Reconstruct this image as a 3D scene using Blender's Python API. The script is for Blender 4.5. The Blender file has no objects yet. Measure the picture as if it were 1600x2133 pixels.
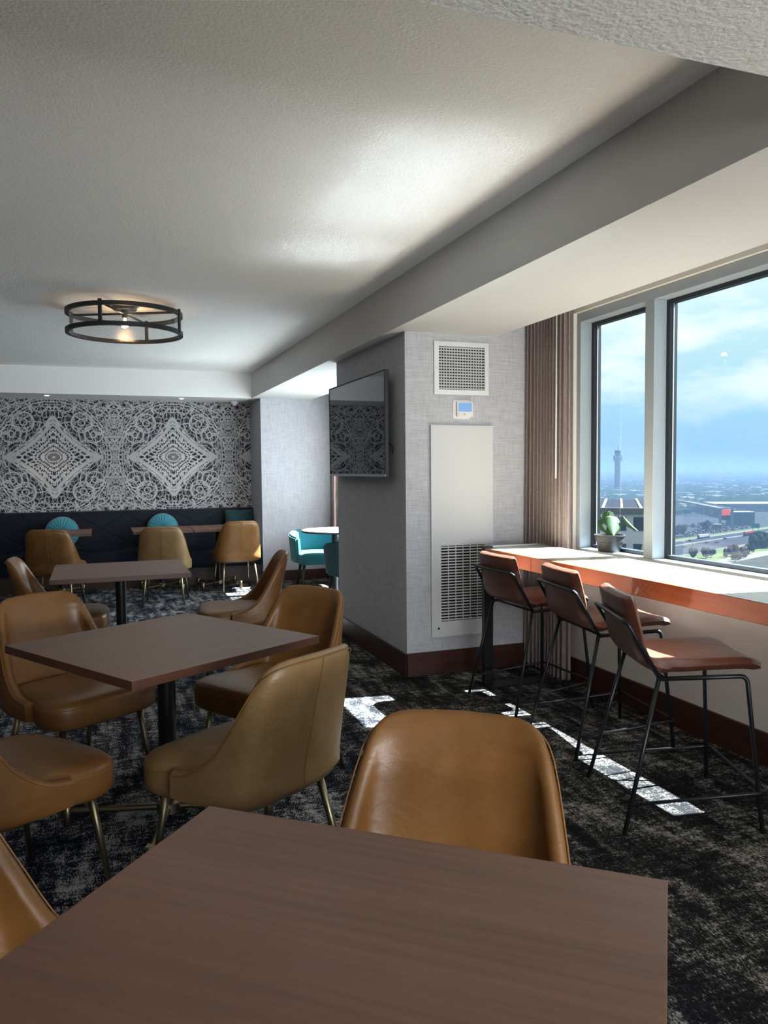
import bpy, bmesh, math, random
import numpy as np
from mathutils import Vector, Matrix

random.seed(7)
PI = math.pi
SC = bpy.context.scene
COL = SC.collection

# ------------------------------------------------------------------ camera
F_PX, YAW, PITCH, ROLL, CAM_H = 1621.62, 0.35048, 0.05385, -0.0090, 1.435
def cam_basis():
    w = Vector((math.sin(YAW)*math.cos(PITCH), math.cos(YAW)*math.cos(PITCH), -math.sin(PITCH)))
    r = Vector((math.cos(YAW), -math.sin(YAW), 0.0))
    u = r.cross(w)
    c, s = math.cos(ROLL), math.sin(ROLL)
    return c*r + s*u, -s*r + c*u, w
_r, _u, _w = cam_basis()
cam_data = bpy.data.cameras.new('camera')
cam_data.sensor_fit = 'HORIZONTAL'
cam_data.sensor_width = 36.0
cam_data.lens = F_PX*36.0/1600.0
cam_data.clip_start = 0.05
cam_data.clip_end = 60000
cam = bpy.data.objects.new('camera', cam_data)
COL.objects.link(cam)
cam.matrix_world = Matrix(((_r.x, _u.x, -_w.x, 0), (_r.y, _u.y, -_w.y, 0), (_r.z, _u.z, -_w.z, CAM_H), (0, 0, 0, 1)))
SC.camera = cam

# ------------------------------------------------------------------ view, light
SC.view_settings.view_transform = 'Standard'
SC.view_settings.look = 'None'
SC.view_settings.exposure = 0.9
SC.view_settings.gamma = 1.0
SC.view_settings.use_curve_mapping = False
cy = SC.cycles
cy.use_denoising = True
cy.max_bounces = 9
cy.diffuse_bounces = 5
cy.glossy_bounces = 4
cy.transmission_bounces = 6
cy.transparent_max_bounces = 12
cy.volume_bounces = 0
cy.caustics_reflective = True
cy.caustics_refractive = False
cy.blur_glossy = 0.0
cy.use_guiding = True
cy.use_surface_guiding = True
cy.guiding_training_samples = 32
cy.sample_clamp_indirect = 0.0
cy.sample_clamp_direct = 0.0

SKY_STRENGTH = 1.0
def build_world():
    w = bpy.data.worlds.new('sky')
    SC.world = w
    w.use_nodes = True
    nt = w.node_tree
    nt.nodes.clear()
    N = nt.nodes.new
    L = nt.links.new
    tc = N('ShaderNodeTexCoord')
    sep = N('ShaderNodeSeparateXYZ')
    L(tc.outputs['Generated'], sep.inputs[0])
    ramp = N('ShaderNodeValToRGB')
    e = ramp.color_ramp.elements
    e[0].position = 0.0; e[0].color = (0.19, 0.34, 0.51, 1)
    e[1].position = 0.55; e[1].color = (1.10, 1.22, 1.32, 1)
    for p, c in ((0.03, (0.21, 0.37, 0.53, 1)), (0.07, (0.26, 0.43, 0.54, 1)), (0.12, (0.32, 0.48, 0.54, 1)), (0.18, (0.38, 0.52, 0.56, 1)), (0.25, (0.52, 0.60, 0.62, 1))):
        k = e.new(p); k.color = c
    L(sep.outputs['Z'], ramp.inputs[0])
    mp = N('ShaderNodeMapping')
    mp.inputs['Scale'].default_value = (1.0, 1.0, 3.2)
    L(tc.outputs['Generated'], mp.inputs[0])
    nz = N('ShaderNodeTexNoise')
    nz.inputs['Scale'].default_value = 5.5
    nz.inputs['Detail'].default_value = 6.0
    nz.inputs['Roughness'].default_value = 0.55
    L(mp.outputs[0], nz.inputs['Vector'])
    cr = N('ShaderNodeValToRGB')
    cr.color_ramp.elements[0].position = 0.47
    cr.color_ramp.elements[0].color = (0, 0, 0, 1)
    cr.color_ramp.elements[1].position = 0.66
    cr.color_ramp.elements[1].color = (1, 1, 1, 1)
    L(nz.outputs[0], cr.inputs[0])
    # clouds thin out towards the horizon
    fade = N('ShaderNodeMapRange')
    fade.inputs[1].default_value = 0.02; fade.inputs[2].default_value = 0.12
    fade.inputs[3].default_value = 0.12; fade.inputs[4].default_value = 0.85
    L(sep.outputs['Z'], fade.inputs[0])
    mul = N('ShaderNodeMath'); mul.operation = 'MULTIPLY'
    L(cr.outputs[0], mul.inputs[0]); L(fade.outputs[0], mul.inputs[1])
    mix = N('ShaderNodeMix'); mix.data_type = 'RGBA'
    L(mul.outputs[0], mix.inputs[0])
    L(ramp.outputs[0], mix.inputs[6])
    mix.inputs[7].default_value = (0.66, 0.68, 0.69, 1)
    bg = N('ShaderNodeBackground')
    bg.inputs['Strength'].default_value = SKY_STRENGTH
    L(mix.outputs[2], bg.inputs[0])
    out = N('ShaderNodeOutputWorld')
    L(bg.outputs[0], out.inputs[0])
build_world()

SUN_DIR = Vector((1.0, -0.15, 1.35))          # towards the sun
sun_data = bpy.data.lights.new('sun', 'SUN')
sun_data.energy = 48.0
sun_data.angle = math.radians(0.55)
sun_data.color = (0.92, 0.965, 1.0)
sun = bpy.data.objects.new('sun', sun_data)
COL.objects.link(sun)
sun.rotation_euler = SUN_DIR.to_track_quat('Z', 'Y').to_euler()
sun.location = (40, -6, 54)

def area_light(name, loc, direction, sx, sy, power, color):
    d = bpy.data.lights.new(name, 'AREA')
    d.shape = 'RECTANGLE'; d.size = sx; d.size_y = sy
    d.energy = power; d.color = color
    o = bpy.data.objects.new(name, d)
    COL.objects.link(o)
    o.location = loc
    o.rotation_euler = Vector(direction).to_track_quat('-Z', 'Y').to_euler()
    return o
# added fill light behind the camera, where the wall has no window
area_light('fill_light', (1.3, -3.85, 1.35), (-0.12, 1, 0.36), 3.0, 1.3, 190, (0.93, 0.97, 1.0))

# added fill light brightening the far bay, inside its window, hidden by the pillar
area_light('fill_light', (2.93, 8.0, 1.5), (-1, 0.12, -0.05), 2.4, 1.7, 44, (0.80, 0.93, 1.0))

# ------------------------------------------------------------------ materials
def mat(name, color=(0.5, 0.5, 0.5), rough=0.5, metal=0.0, coat=0.0, coat_rough=0.1, emit=None, emit_s=0.0, spec=0.5, sheen=0.0):
    m = bpy.data.materials.new(name)
    m.use_nodes = True
    b = m.node_tree.nodes['Principled BSDF']
    b.inputs['Base Color'].default_value = (*color, 1)
    b.inputs['Roughness'].default_value = rough
    b.inputs['Metallic'].default_value = metal
    b.inputs['Coat Weight'].default_value = coat
    b.inputs['Coat Roughness'].default_value = coat_rough
    b.inputs['Specular IOR Level'].default_value = spec
    b.inputs['Sheen Weight'].default_value = sheen
    if emit:
        b.inputs['Emission Color'].default_value = (*emit, 1)
        b.inputs['Emission Strength'].default_value = emit_s
    return m

class G:
    """small helper to write node graphs"""
    def __init__(s, m):
        s.m = m; s.nt = m.node_tree; s.b = s.nt.nodes['Principled BSDF']
    def n(s, t, **kw):
        x = s.nt.nodes.new(t)
        for k, v in kw.items(): setattr(x, k, v)
        return x
    def l(s, a, b): s.nt.links.new(a, b)
    def val(s, sock, v):
        if hasattr(v, 'links') or hasattr(v, 'is_linked'): s.l(v, sock)
        else: sock.default_value = v
    def math(s, op, a, b=0.0, c=None):
        x = s.n('ShaderNodeMath', operation=op)
        s.val(x.inputs[0], a); s.val(x.inputs[1], b)
        if c is not None: s.val(x.inputs[2], c)
        return x.outputs[0]
    def coord(s, kind='Object', scale=(1, 1, 1), rot=(0, 0, 0), loc=(0, 0, 0)):
        tc = s.n('ShaderNodeTexCoord'); mp = s.n('ShaderNodeMapping')
        mp.inputs['Scale'].default_value = scale
        mp.inputs['Rotation'].default_value = rot
        mp.inputs['Location'].default_value = loc
        s.l(tc.outputs[kind], mp.inputs[0])
        return mp.outputs[0]
    def noise(s, vec, scale, detail=3.0, rough=0.5, dist=0.0):
        x = s.n('ShaderNodeTexNoise')
        x.inputs['Scale'].default_value = scale
        x.inputs['Detail'].default_value = detail
        x.inputs['Roughness'].default_value = rough
        x.inputs['Distortion'].default_value = dist
        if vec is not None: s.l(vec, x.inputs['Vector'])
        return x.outputs[0]
    def ramp(s, fac, stops, interp='LINEAR'):
        x = s.n('ShaderNodeValToRGB')
        x.color_ramp.interpolation = interp
        e = x.color_ramp.elements
        e[0].position, e[0].color = stops[0][0], (*stops[0][1], 1)
        e[1].position, e[1].color = stops[-1][0], (*stops[-1][1], 1)
        for p, c in stops[1:-1]:
            k = e.new(p); k.color = (*c, 1)
        s.l(fac, x.inputs[0])
        return x.outputs[0]
    def mix(s, fac, a, b):
        x = s.n('ShaderNodeMix', data_type='RGBA')
        s.val(x.inputs[0], fac)
        for i, v in ((6, a), (7, b)):
            if isinstance(v, tuple): x.inputs[i].default_value = (*v, 1)
            else: s.l(v, x.inputs[i])
        return x.outputs[2]
    def bump(s, h, strength=0.3, dist=0.01):
        x = s.n('ShaderNodeBump')
        x.inputs['Strength'].default_value = strength
        x.inputs['Distance'].default_value = dist
        s.l(h, x.inputs['Height'])
        s.l(x.outputs[0], s.b.inputs['Normal'])
    def base(s, c): s.l(c, s.b.inputs['Base Color'])
    def rough(s, r): s.l(r, s.b.inputs['Roughness'])

M = {}
def plaster(name, color, scale=85, strength=0.35):
    m = mat(name, color, 0.85, spec=0.2); g = G(m)
    v = g.coord()
    a = g.noise(v, scale, 2.0, 0.5)
    b = g.noise(v, scale*0.4, 2.0, 0.5)
    g.bump(g.math('ADD', a, g.math('MULTIPLY', b, 0.6)), strength, 0.008)
    return m
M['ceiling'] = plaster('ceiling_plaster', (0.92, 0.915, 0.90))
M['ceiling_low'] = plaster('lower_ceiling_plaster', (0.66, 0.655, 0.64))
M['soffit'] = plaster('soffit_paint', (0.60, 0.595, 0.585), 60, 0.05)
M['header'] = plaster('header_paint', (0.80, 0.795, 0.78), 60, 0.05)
M['wallpaint'] = plaster('cream_wall_paint', (0.62, 0.585, 0.53), 120, 0.08)

M['loungewall'] = plaster('dim_lounge_wall_paint', (0.16, 0.16, 0.165), 120, 0.08)

def linen(name, c0, c1, scale=1.0):
    m = mat(name, c0, 0.85, spec=0.15); g = G(m)
    # woven threads run across (x+y) and up (z)
    h = g.noise(g.coord(scale=(9*scale, 9*scale, 260*scale)), 1.0, 2.0, 0.6)
    v = g.noise(g.coord(scale=(230*scale, 230*scale, 8*scale)), 1.0, 2.0, 0.6)
    f = g.math('MULTIPLY', g.math('ADD', h, v), 0.5)
    g.base(g.ramp(f, [(0.36, c0), (0.62, c1)]))
    g.bump(f, 0.25, 0.003)
    return m
M['linen'] = linen('linen_wallpaper', (0.375, 0.378, 0.402), (0.55, 0.555, 0.590))
M['curtain'] = linen('curtain_cloth', (0.41, 0.335, 0.32), (0.59, 0.50, 0.48), 1.4)

def carpet():
    m = mat('carpet', (0.1, 0.1, 0.1), 0.95, spec=0.05); g = G(m)
    c = g.coord()
    big = g.noise(g.coord(scale=(1.25, 0.8, 1)), 3.0, 4.0, 0.62, 0.6)
    streak = g.noise(g.coord(scale=(17, 3.4, 1)), 1.0, 6.0, 0.74)
    streak2 = g.noise(g.coord(scale=(6, 26, 1), loc=(3, 1, 0)), 1.0, 4.0, 0.7)
    fine = g.noise(g.coord(scale=(190, 60, 1)), 1.0, 2.0, 0.6)
    fine2 = g.noise(c, 150, 2.0, 0.6)
    s = g.math('ADD', g.math('MULTIPLY', streak, 0.58), g.math('ADD', 0.015, g.math('MULTIPLY', big, 0.40)))
    s = g.math('ADD', s, g.math('MULTIPLY', g.math('SUBTRACT', streak2, 0.5), 0.34))
    s = g.math('ADD', s, g.math('MULTIPLY', g.math('SUBTRACT', fine, 0.5), 0.50))
    s = g.math('ADD', s, g.math('MULTIPLY', g.math('SUBTRACT', fine2, 0.5), 0.25))
    mid = g.noise(g.coord(scale=(26, 62, 1), loc=(1, 7, 0)), 1.0, 3.0, 0.65)
    s = g.math('ADD', s, g.math('MULTIPLY', g.math('SUBTRACT', mid, 0.5), 0.26))
    warm = g.ramp(s, [(0.40, (0.008, 0.008, 0.009)), (0.49, (0.017, 0.017, 0.017)), (0.55, (0.052, 0.050, 0.047)), (0.578, (0.15, 0.142, 0.126)), (0.68, (0.36, 0.34, 0.305))])
    cool = g.ramp(s, [(0.40, (0.006, 0.008, 0.014)), (0.48, (0.016, 0.019, 0.030)), (0.522, (0.045, 0.048, 0.058)), (0.555, (0.19, 0.19, 0.195)), (0.65, (0.42, 0.42, 0.415))])
    tone = g.noise(g.coord(loc=(5, 2, 0)), 0.55, 2.0, 0.5)
    # colours turn cooler and bluer towards the dining side of the room
    sx = g.n('ShaderNodeSeparateXYZ'); tc = g.n('ShaderNodeTexCoord'); g.l(tc.outputs['Object'], sx.inputs[0])
    blue = g.math('ADD', g.math('MULTIPLY', sx.outputs[0], -0.9), g.math('ADD', 1.0, tone))
    cl = g.n('ShaderNodeClamp'); g.l(blue, cl.inputs[0])
    g.base(g.mix(cl.outputs[0], warm, cool))
    g.bump(g.math('ADD', fine, fine2), 0.35, 0.004)
    return m
M['carpet'] = carpet()

def leather(name, dark, light, rough=0.36):
    m = mat(name, light, rough, spec=0.5); g = G(m)
    c = g.coord()
    blot = g.noise(c, 5.0, 4.0, 0.6, 0.3)
    grain = g.noise(c, 220, 3.0, 0.6)
    wr = g.noise(g.coord(scale=(1, 1, 2.2)), 9.0, 3.0, 0.5, 0.6)
    g.base(g.ramp(g.math('ADD', g.math('MULTIPLY', blot, 0.85), g.math('MULTIPLY', grain, 0.15)), [(0.3, dark), (0.7, light)]))
    g.rough(g.math('ADD', g.math('MULTIPLY', blot, 0.22), rough-0.11))
    g.bump(g.math('ADD', g.math('MULTIPLY', grain, 0.12), wr), 0.16, 0.02)
    return m
M['tan'] = leather('tan_leather', (0.148, 0.062, 0.0150), (0.232, 0.106, 0.030), 0.38)
M['tan_sheen'] = leather('sheen_tan_leather', (0.205, 0.118, 0.045), (0.285, 0.175, 0.078), 0.42)  # paler copy of the tan, window sheen painted into its colour
M['seam'] = mat('tan_piping', (0.25, 0.11, 0.028), 0.5)
M['cognac'] = leather('red_brown_leather', (0.095, 0.032, 0.020), (0.150, 0.052, 0.029), 0.36)
M['stitch'] = mat('orange_stitching', (0.50, 0.18, 0.06), 0.6)
M['navy'] = leather('navy_vinyl', (0.006, 0.009, 0.015), (0.010, 0.015, 0.023), 0.45)
M['navy'].node_tree.nodes['Principled BSDF'].inputs['Specular IOR Level'].default_value = 0.10
M['navy_seam'] = mat('navy_seam', (0.05, 0.06, 0.075), 0.4)

def wood(name, dark, light, rough, scale=(2.2, 34, 34), coat=0.0, coat_rough=0.08, bump=0.05, spec=0.5):
    m = mat(name, light, rough, coat=coat, coat_rough=coat_rough, spec=spec); g = G(m)
    a = g.noise(g.coord(scale=scale), 1.0, 5.0, 0.6, 0.5)
    b = g.noise(g.coord(scale=(scale[0]*0.6, scale[1]*0.25, scale[2]*0.25)), 1.0, 2.0, 0.5, 0.3)
    f = g.math('ADD', g.math('MULTIPLY', a, 0.55), g.math('MULTIPLY', b, 0.45))
    g.base(g.ramp(f, [(0.32, dark), (0.68, light)]))
    g.bump(a, bump, 0.003)
    return m
M['tabletop'] = wood('dark_walnut', (0.122, 0.054, 0.031), (0.192, 0.088, 0.051), 0.40, (2.0, 60, 60))
M['tableedge'] = wood('walnut_edge', (0.060, 0.022, 0.013), (0.105, 0.040, 0.024), 0.45)
M['counter'] = wood('orange_cherry_wood', (0.28, 0.085, 0.030), (0.42, 0.150, 0.056), 0.34, (30, 2.4, 30), coat=0.9, coat_rough=0.07)
M['countertop'] = wood('pale_cherry_wood', (0.43, 0.345, 0.24), (0.53, 0.45, 0.345), 0.25, (30, 2.4, 30), coat=0.14, coat_rough=0.18)
M['scratch'] = mat('scratched_wood', (0.11, 0.035, 0.016), 0.7)
M['baseboard'] = wood('mahogany', (0.032, 0.0105, 0.0075), (0.060, 0.0185, 0.0115), 0.4, (5, 5, 40))
M['black'] = mat('black_steel', (0.012, 0.013, 0.015), 0.38, 0.3)
M['blackmatte'] = mat('matte_black', (0.014, 0.014, 0.016), 0.6)
M['brass'] = mat('brushed_brass', (0.30, 0.26, 0.165), 0.34, 1.0)
M['steel'] = mat('brushed_steel', (0.45, 0.46, 0.48), 0.28, 1.0)
M['white'] = mat('white_enamel', (0.70, 0.72, 0.73), 0.45)
M['panel'] = mat('ivory_panel_paint', (0.60, 0.61, 0.61), 0.5)
M['frame'] = mat('window_frame_paint', (0.33, 0.375, 0.41), 0.45)
M['gasket'] = mat('dark_gasket', (0.012, 0.016, 0.022), 0.45)
M['teal'] = mat('teal_velvet', (0.003, 0.125, 0.150), 0.75, sheen=0.15)
M['tealdark'] = mat('dark_teal_velvet', (0.002, 0.036, 0.045), 0.8, sheen=0.08)
M['tealcush'] = mat('teal_cushion_satin', (0.022, 0.20, 0.26), 0.55, sheen=0.3)
M['roundtop'] = mat('pale_table_laminate', (0.66, 0.56, 0.46), 0.35)
M['darkwood'] = mat('dark_brown_plinth', (0.040, 0.020, 0.013), 0.5)
M['pot'] = mat('grey_plastic_pot', (0.022, 0.023, 0.026), 0.5)
M['soil'] = mat('potting_soil', (0.10, 0.06, 0.04), 0.95)
M['gold'] = mat('pearl_white_plastic', (0.74, 0.72, 0.69), 0.4)
M['lcd'] = mat('thermostat_screen', (0.05, 0.10, 0.2), 0.3, emit=(0.30, 0.55, 0.95), emit_s=0.34)
M['dark'] = mat('dark_void', (0.006, 0.006, 0.006), 0.9)
M['grey'] = mat('grey_button', (0.2, 0.2, 0.2), 0.5)
def soil_detail():
    g = G(M['soil']); f = g.noise(g.coord(), 160, 2.0, 0.6)
    g.base(g.ramp(f, [(0.4, (0.05, 0.03, 0.02)), (0.52, (0.16, 0.10, 0.07)), (0.62, (0.55, 0.5, 0.42))]))
soil_detail()
def leafmat():
    m = mat('monstera_leaf', (0.05, 0.17, 0.06), 0.4); g = G(m)
    f = g.noise(g.coord(), 20, 3.0, 0.5)
    g.base(g.ramp(f, [(0.35, (0.012, 0.042, 0.014)), (0.65, (0.028, 0.078, 0.026))]))
    g.b.inputs['Subsurface Weight'].default_value = 0.0
    return m
M['leaf'] = leafmat()
M['stem'] = mat('leaf_stem', (0.09, 0.14, 0.05), 0.5)
def tvscreen():
    m = mat('tv_screen', (0.008, 0.009, 0.028), 0.015, spec=0.5)
    return m
M['tv'] = tvscreen()
M['tvcase'] = mat('tv_case', (0.012, 0.014, 0.016), 0.4)
M['bulb'] = mat('glowing_filament', (1, 0.6, 0.3), 0.4, emit=(1.0, 0.50, 0.18), emit_s=14)
M['spot'] = mat('spot_lens', (1, 1, 1), 0.4, emit=(1.0, 0.97, 0.9), emit_s=9)

def glass(name, tint, refl=0.06, rough=0.0, bumpy=0.0):
    m = bpy.data.materials.new(name); m.use_nodes = True
    nt = m.node_tree; nt.nodes.clear()
    out = nt.nodes.new('ShaderNodeOutputMaterial')
    tr = nt.nodes.new('ShaderNodeBsdfTransparent'); tr.inputs[0].default_value = (*tint, 1)
    gl = nt.nodes.new('ShaderNodeBsdfGlossy'); gl.inputs['Roughness'].default_value = rough
    lw = nt.nodes.new('ShaderNodeLayerWeight'); lw.inputs[0].default_value = 0.15
    mr = nt.nodes.new('ShaderNodeMapRange')
    mr.inputs[3].default_value = refl; mr.inputs[4].default_value = 0.6
    nt.links.new(lw.outputs['Facing'], mr.inputs[0])
    mr.interpolation_type = 'SMOOTHERSTEP'
    mx = nt.nodes.new('ShaderNodeMixShader')
    nt.links.new(mr.outputs[0], mx.inputs[0])
    nt.links.new(tr.outputs[0], mx.inputs[1]); nt.links.new(gl.outputs[0], mx.inputs[2])
    if bumpy:
        nz = nt.nodes.new('ShaderNodeTexNoise'); nz.inputs['Scale'].default_value = 70
        bp = nt.nodes.new('ShaderNodeBump'); bp.inputs['Strength'].default_value = bumpy
        nt.links.new(nz.outputs[0], bp.inputs['Height']); nt.links.new(bp.outputs[0], gl.inputs['Normal'])
    nt.links.new(mx.outputs[0], out.inputs[0])
    return m
M['glass'] = glass('window_glass', (0.90, 0.965, 0.985), 0.03)
M['drumglass'] = glass('seeded_drum_glass', (0.88, 0.89, 0.88), 0.09, 0.08, 0.5)

def mural():
    m = mat('mural_wallpaper', (0.1, 0.1, 0.1), 0.6, spec=0.25); g = G(m)
    tc = g.n('ShaderNodeTexCoord'); sp = g.n('ShaderNodeSeparateXYZ')
    g.l(tc.outputs['Object'], sp.inputs[0])
    HP = 0.737
    u = g.math('DIVIDE', g.math('PINGPONG', g.math('ADD', sp.outputs[0], 0.531+HP*20), HP), HP)      # 0 at a star's centre, 1 half way to the next
    v = g.math('DIVIDE', g.math('PINGPONG', g.math('ADD', sp.outputs[2], -1.636+HP*20), HP), HP)
    cb = g.n('ShaderNodeCombineXYZ'); g.l(u, cb.inputs[0]); g.l(v, cb.inputs[1])
    P = cb.outputs[0]
    n1 = g.noise(P, 5.0, 4.0, 0.6, 0.6)
    n2 = g.noise(P, 11.0, 4.0, 0.65, 1.2)
    w = g.math('ADD', g.math('MULTIPLY', g.math('SUBTRACT', n1, 0.5), 0.34), g.math('MULTIPLY', g.math('SUBTRACT', n2, 0.5), 0.17))
    # star: level lines of a four-pointed shape
    def soft(x): return g.math('SQRT', g.math('ADD', g.math('MULTIPLY', x, x), 0.0015))
    d = g.math('ADD', g.math('POWER', soft(g.math('MULTIPLY', u, 1.03)), 0.72), g.math('POWER', soft(g.math('MULTIPLY', v, 1.16)), 0.72))
    dw = g.math('ADD', d, w)
    def lines(x, freq, lo, hi):
        t = g.math('ABSOLUTE', g.math('SUBTRACT', g.math('FRACT', g.math('MULTIPLY', x, freq)), 0.5))
        mr = g.n('ShaderNodeMapRange'); g.l(t, mr.inputs[0])
        mr.inputs[1].default_value = lo; mr.inputs[2].default_value = hi
        mr.inputs[3].default_value = 1.0; mr.inputs[4].default_value = 0.0
        return mr.outputs[0]
    def band(x, a, b, c, e):
        r = g.ramp(x, [(a, (0, 0, 0)), (b, (1, 1, 1)), (c, (1, 1, 1)), (e, (0, 0, 0))])
        return r
    star = g.math('MULTIPLY', lines(dw, 9.0, 0.20, 0.28), g.ramp(d, [(0.94, (1, 1, 1)), (1.02, (0, 0, 0))]))
    rim = g.math('MULTIPLY', lines(g.math('ADD', d, g.math('MULTIPLY', w, 0.55)), 13.0, 0.22, 0.32), band(d, 0.78, 0.84, 0.98, 1.05))
    # strands crossing the star lengthwise
    ang = g.math('ARCTAN2', v, u)
    strands = g.math('MULTIPLY', lines(g.math('ADD', g.math('MULTIPLY', ang, 0.65), g.math('MULTIPLY', w, 0.55)), 11.0, 0.12, 0.19), g.ramp(d, [(0.80, (1, 1, 1)), (0.95, (0, 0, 0))]))
    # big rings around each star and their neighbours
    r = g.math('SQRT', g.math('ADD', g.math('POWER', u, 2.0), g.math('MULTIPLY', g.math('POWER', v, 2.0), 0.86)))
    ring = g.math('MULTIPLY', lines(g.math('ADD', r, g.math('MULTIPLY', w, 0.20)), 22.0, 0.12, 0.22), band(r, 0.80, 0.86, 0.97, 1.03))
    # webs of crossing strands outside the star
    def web(scale, lo, hi, warp):
        wv = g.n('ShaderNodeVectorMath', operation='ADD')
        cw = g.n('ShaderNodeCombineXYZ'); g.l(g.math('MULTIPLY', w, warp), cw.inputs[0]); g.l(g.math('MULTIPLY', w, -warp), cw.inputs[1])
        g.l(P, wv.inputs[0]); g.l(cw.outputs[0], wv.inputs[1])
        vo = g.n('ShaderNodeTexVoronoi', feature='DISTANCE_TO_EDGE'); vo.inputs['Scale'].default_value = scale
        g.l(wv.outputs[0], vo.inputs['Vector'])
        mr = g.n('ShaderNodeMapRange'); g.l(vo.outputs['Distance'], mr.inputs[0])
        mr.inputs[1].default_value = lo; mr.inputs[2].default_value = hi
        mr.inputs[3].default_value = 1.0; mr.inputs[4].default_value = 0.0
        return mr.outputs[0]
    outside = g.ramp(d, [(0.94, (0, 0, 0)), (1.02, (1, 1, 1))])
    webs = g.math('MAXIMUM', web(6.0, 0.022, 0.04, 0.25), g.math('MAXIMUM', web(10.0, 0.025, 0.05, 0.3), g.math('MULTIPLY', web(17.0, 0.02, 0.05, 0.5), 0.55)))
    def rosette(cu, cv, freq, rmax):
        q = g.math('SQRT', g.math('ADD', g.math('POWER', g.math('SUBTRACT', u, cu), 2.0), g.math('POWER', g.math('SUBTRACT', v, cv), 2.0)))
        q = g.math('ADD', q, g.math('MULTIPLY', w, 0.04))
        return g.math('MULTIPLY', lines(q, freq, 0.07, 0.13), g.math('LESS_THAN', q, rmax))
    webs = g.math('MAXIMUM', webs, g.math('MAXIMUM', rosette(0.46, 0.60, 9.0, 0.21), rosette(0.66, 0.40, 10.0, 0.19)))
    corner = g.math('MULTIPLY', lines(g.math('ADD', g.math('MULTIPLY', v, 1.0), g.math('MULTIPLY', w, 1.5)), 10.0, 0.10, 0.19), g.ramp(r, [(0.98, (0, 0, 0)), (1.06, (1, 1, 1))]))
    side = g.math('MULTIPLY', lines(g.math('ADD', u, g.math('MULTIPLY', w, 1.4)), 10.0, 0.08, 0.17), g.ramp(u, [(0.84, (0, 0, 0)), (0.90, (1, 1, 1))]))
    f = g.math('MAXIMUM', g.math('MULTIPLY', g.math('MAXIMUM', webs, g.math('MAXIMUM', corner, side)), outside), g.math('MAXIMUM', g.math('MAXIMUM', star, rim), g.math('MAXIMUM', strands, ring)))
    tone = g.noise(P, 3.0, 2.0, 0.5)
    light = g.mix(tone, (0.34, 0.33, 0.33), (0.60, 0.585, 0.59))
    dark = g.ramp(n1, [(0.35, (0.004, 0.004, 0.007)), (0.62, (0.015, 0.017, 0.032))])
    g.base(g.mix(f, dark, light))
    return m
M['mural'] = mural()

# ------------------------------------------------------------------ mesh helpers
def tag(o, label=None, cat=None, group=None, kind=None):
    if label: o['label'] = label
    if cat: o['category'] = cat
    if group: o['group'] = group
    if kind: o['kind'] = kind
    return o
def empty(name, loc=(0, 0, 0), rz=0.0):
    o = bpy.data.objects.new(name, None)
    o.empty_display_size = 0.05
    COL.objects.link(o)
    o.location = loc; o.rotation_euler = (0, 0, rz)
    return o
def thing(name, label, cat, loc=(0, 0, 0), rz=0.0, group=None):
    return tag(empty(name, loc, rz), label, cat, group)
def obj(name, bm, m, parent=None, smooth=False, angle=None):
    me = bpy.data.meshes.new(name)
    bm.normal_update()
    bm.to_mesh(me); bm.free()
    if m is not None:
        for x in (m if isinstance(m, (list, tuple)) else [m]): me.materials.append(x)
    if smooth:
        me.polygons.foreach_set('use_smooth', [True]*len(me.polygons))
        if angle is not None:
            try: me.set_sharp_from_angle(angle=math.radians(angle))
            except Exception: pass
    o = bpy.data.objects.new(name, me)
    COL.objects.link(o)
    if parent is not None: o.parent = parent
    return o
def copy_tree(o, parent=None):
    c = o.copy(); COL.objects.link(c)
    if parent is not None: c.parent = parent
    for ch in list(o.children): copy_tree(ch, c)
    return c
def B(): return bmesh.new()
def box(bm, x0, x1, y0, y1, z0, z1, bev=0.0, mi=0):
    vs = [bm.verts.new(p) for p in ((x0, y0, z0), (x1, y0, z0), (x1, y1, z0), (x0, y1, z0), (x0, y0, z1), (x1, y0, z1), (x1, y1, z1), (x0, y1, z1))]
    fs = [bm.faces.new([vs[i] for i in q]) for q in ((0, 3, 2, 1), (4, 5, 6, 7), (0, 1, 5, 4), (1, 2, 6, 5), (2, 3, 7, 6), (3, 0, 4, 7))]
    for f in fs: f.material_index = mi
    if bev > 0:
        ed = list({e for f in fs for e in f.edges})
        bmesh.ops.bevel(bm, geom=ed, offset=bev, segments=2, affect='EDGES', profile=0.5)
    return bm
def quad(bm, pts, mi=0):
    f = bm.faces.new([bm.verts.new(p) for p in pts]); f.material_index = mi
    return f
def tube(bm, pts, r, n=10, cap=True, closed=False):
    """sweep a circle along pts; r is a number or one radius for each point"""
    P = [Vector(p) for p in pts]; k = len(P)
    R = [r]*k if not hasattr(r, '__len__') else list(r)
    rings = []
    prev = None
    for i in range(k):
        if closed: t = (P[(i+1) % k]-P[i-1]).normalized()
        elif i == 0: t = (P[1]-P[0]).normalized()
        elif i == k-1: t = (P[-1]-P[-2]).normalized()
        else: t = ((P[i+1]-P[i]).normalized()+(P[i]-P[i-1]).normalized()).normalized()
        if prev is None:
            a = Vector((0, 0, 1)) if abs(t.z) < 0.9 else Vector((1, 0, 0))
            x = t.cross(a).normalized()
        else:
            x = (prev - t*prev.dot(t)).normalized()
        prev = x
        y = t.cross(x)
        rings.append([bm.verts.new(P[i]+R[i]*(math.cos(2*PI*j/n)*x+math.sin(2*PI*j/n)*y)) for j in range(n)])
    m = k if closed else k-1
    for i in range(m):
        a, b = rings[i], rings[(i+1) % k]
        for j in range(n): bm.faces.new((a[j], a[(j+1) % n], b[(j+1) % n], b[j]))
    if cap and not closed:
        bm.faces.new(list(reversed(rings[0]))); bm.faces.new(rings[-1])
    return bm
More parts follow.
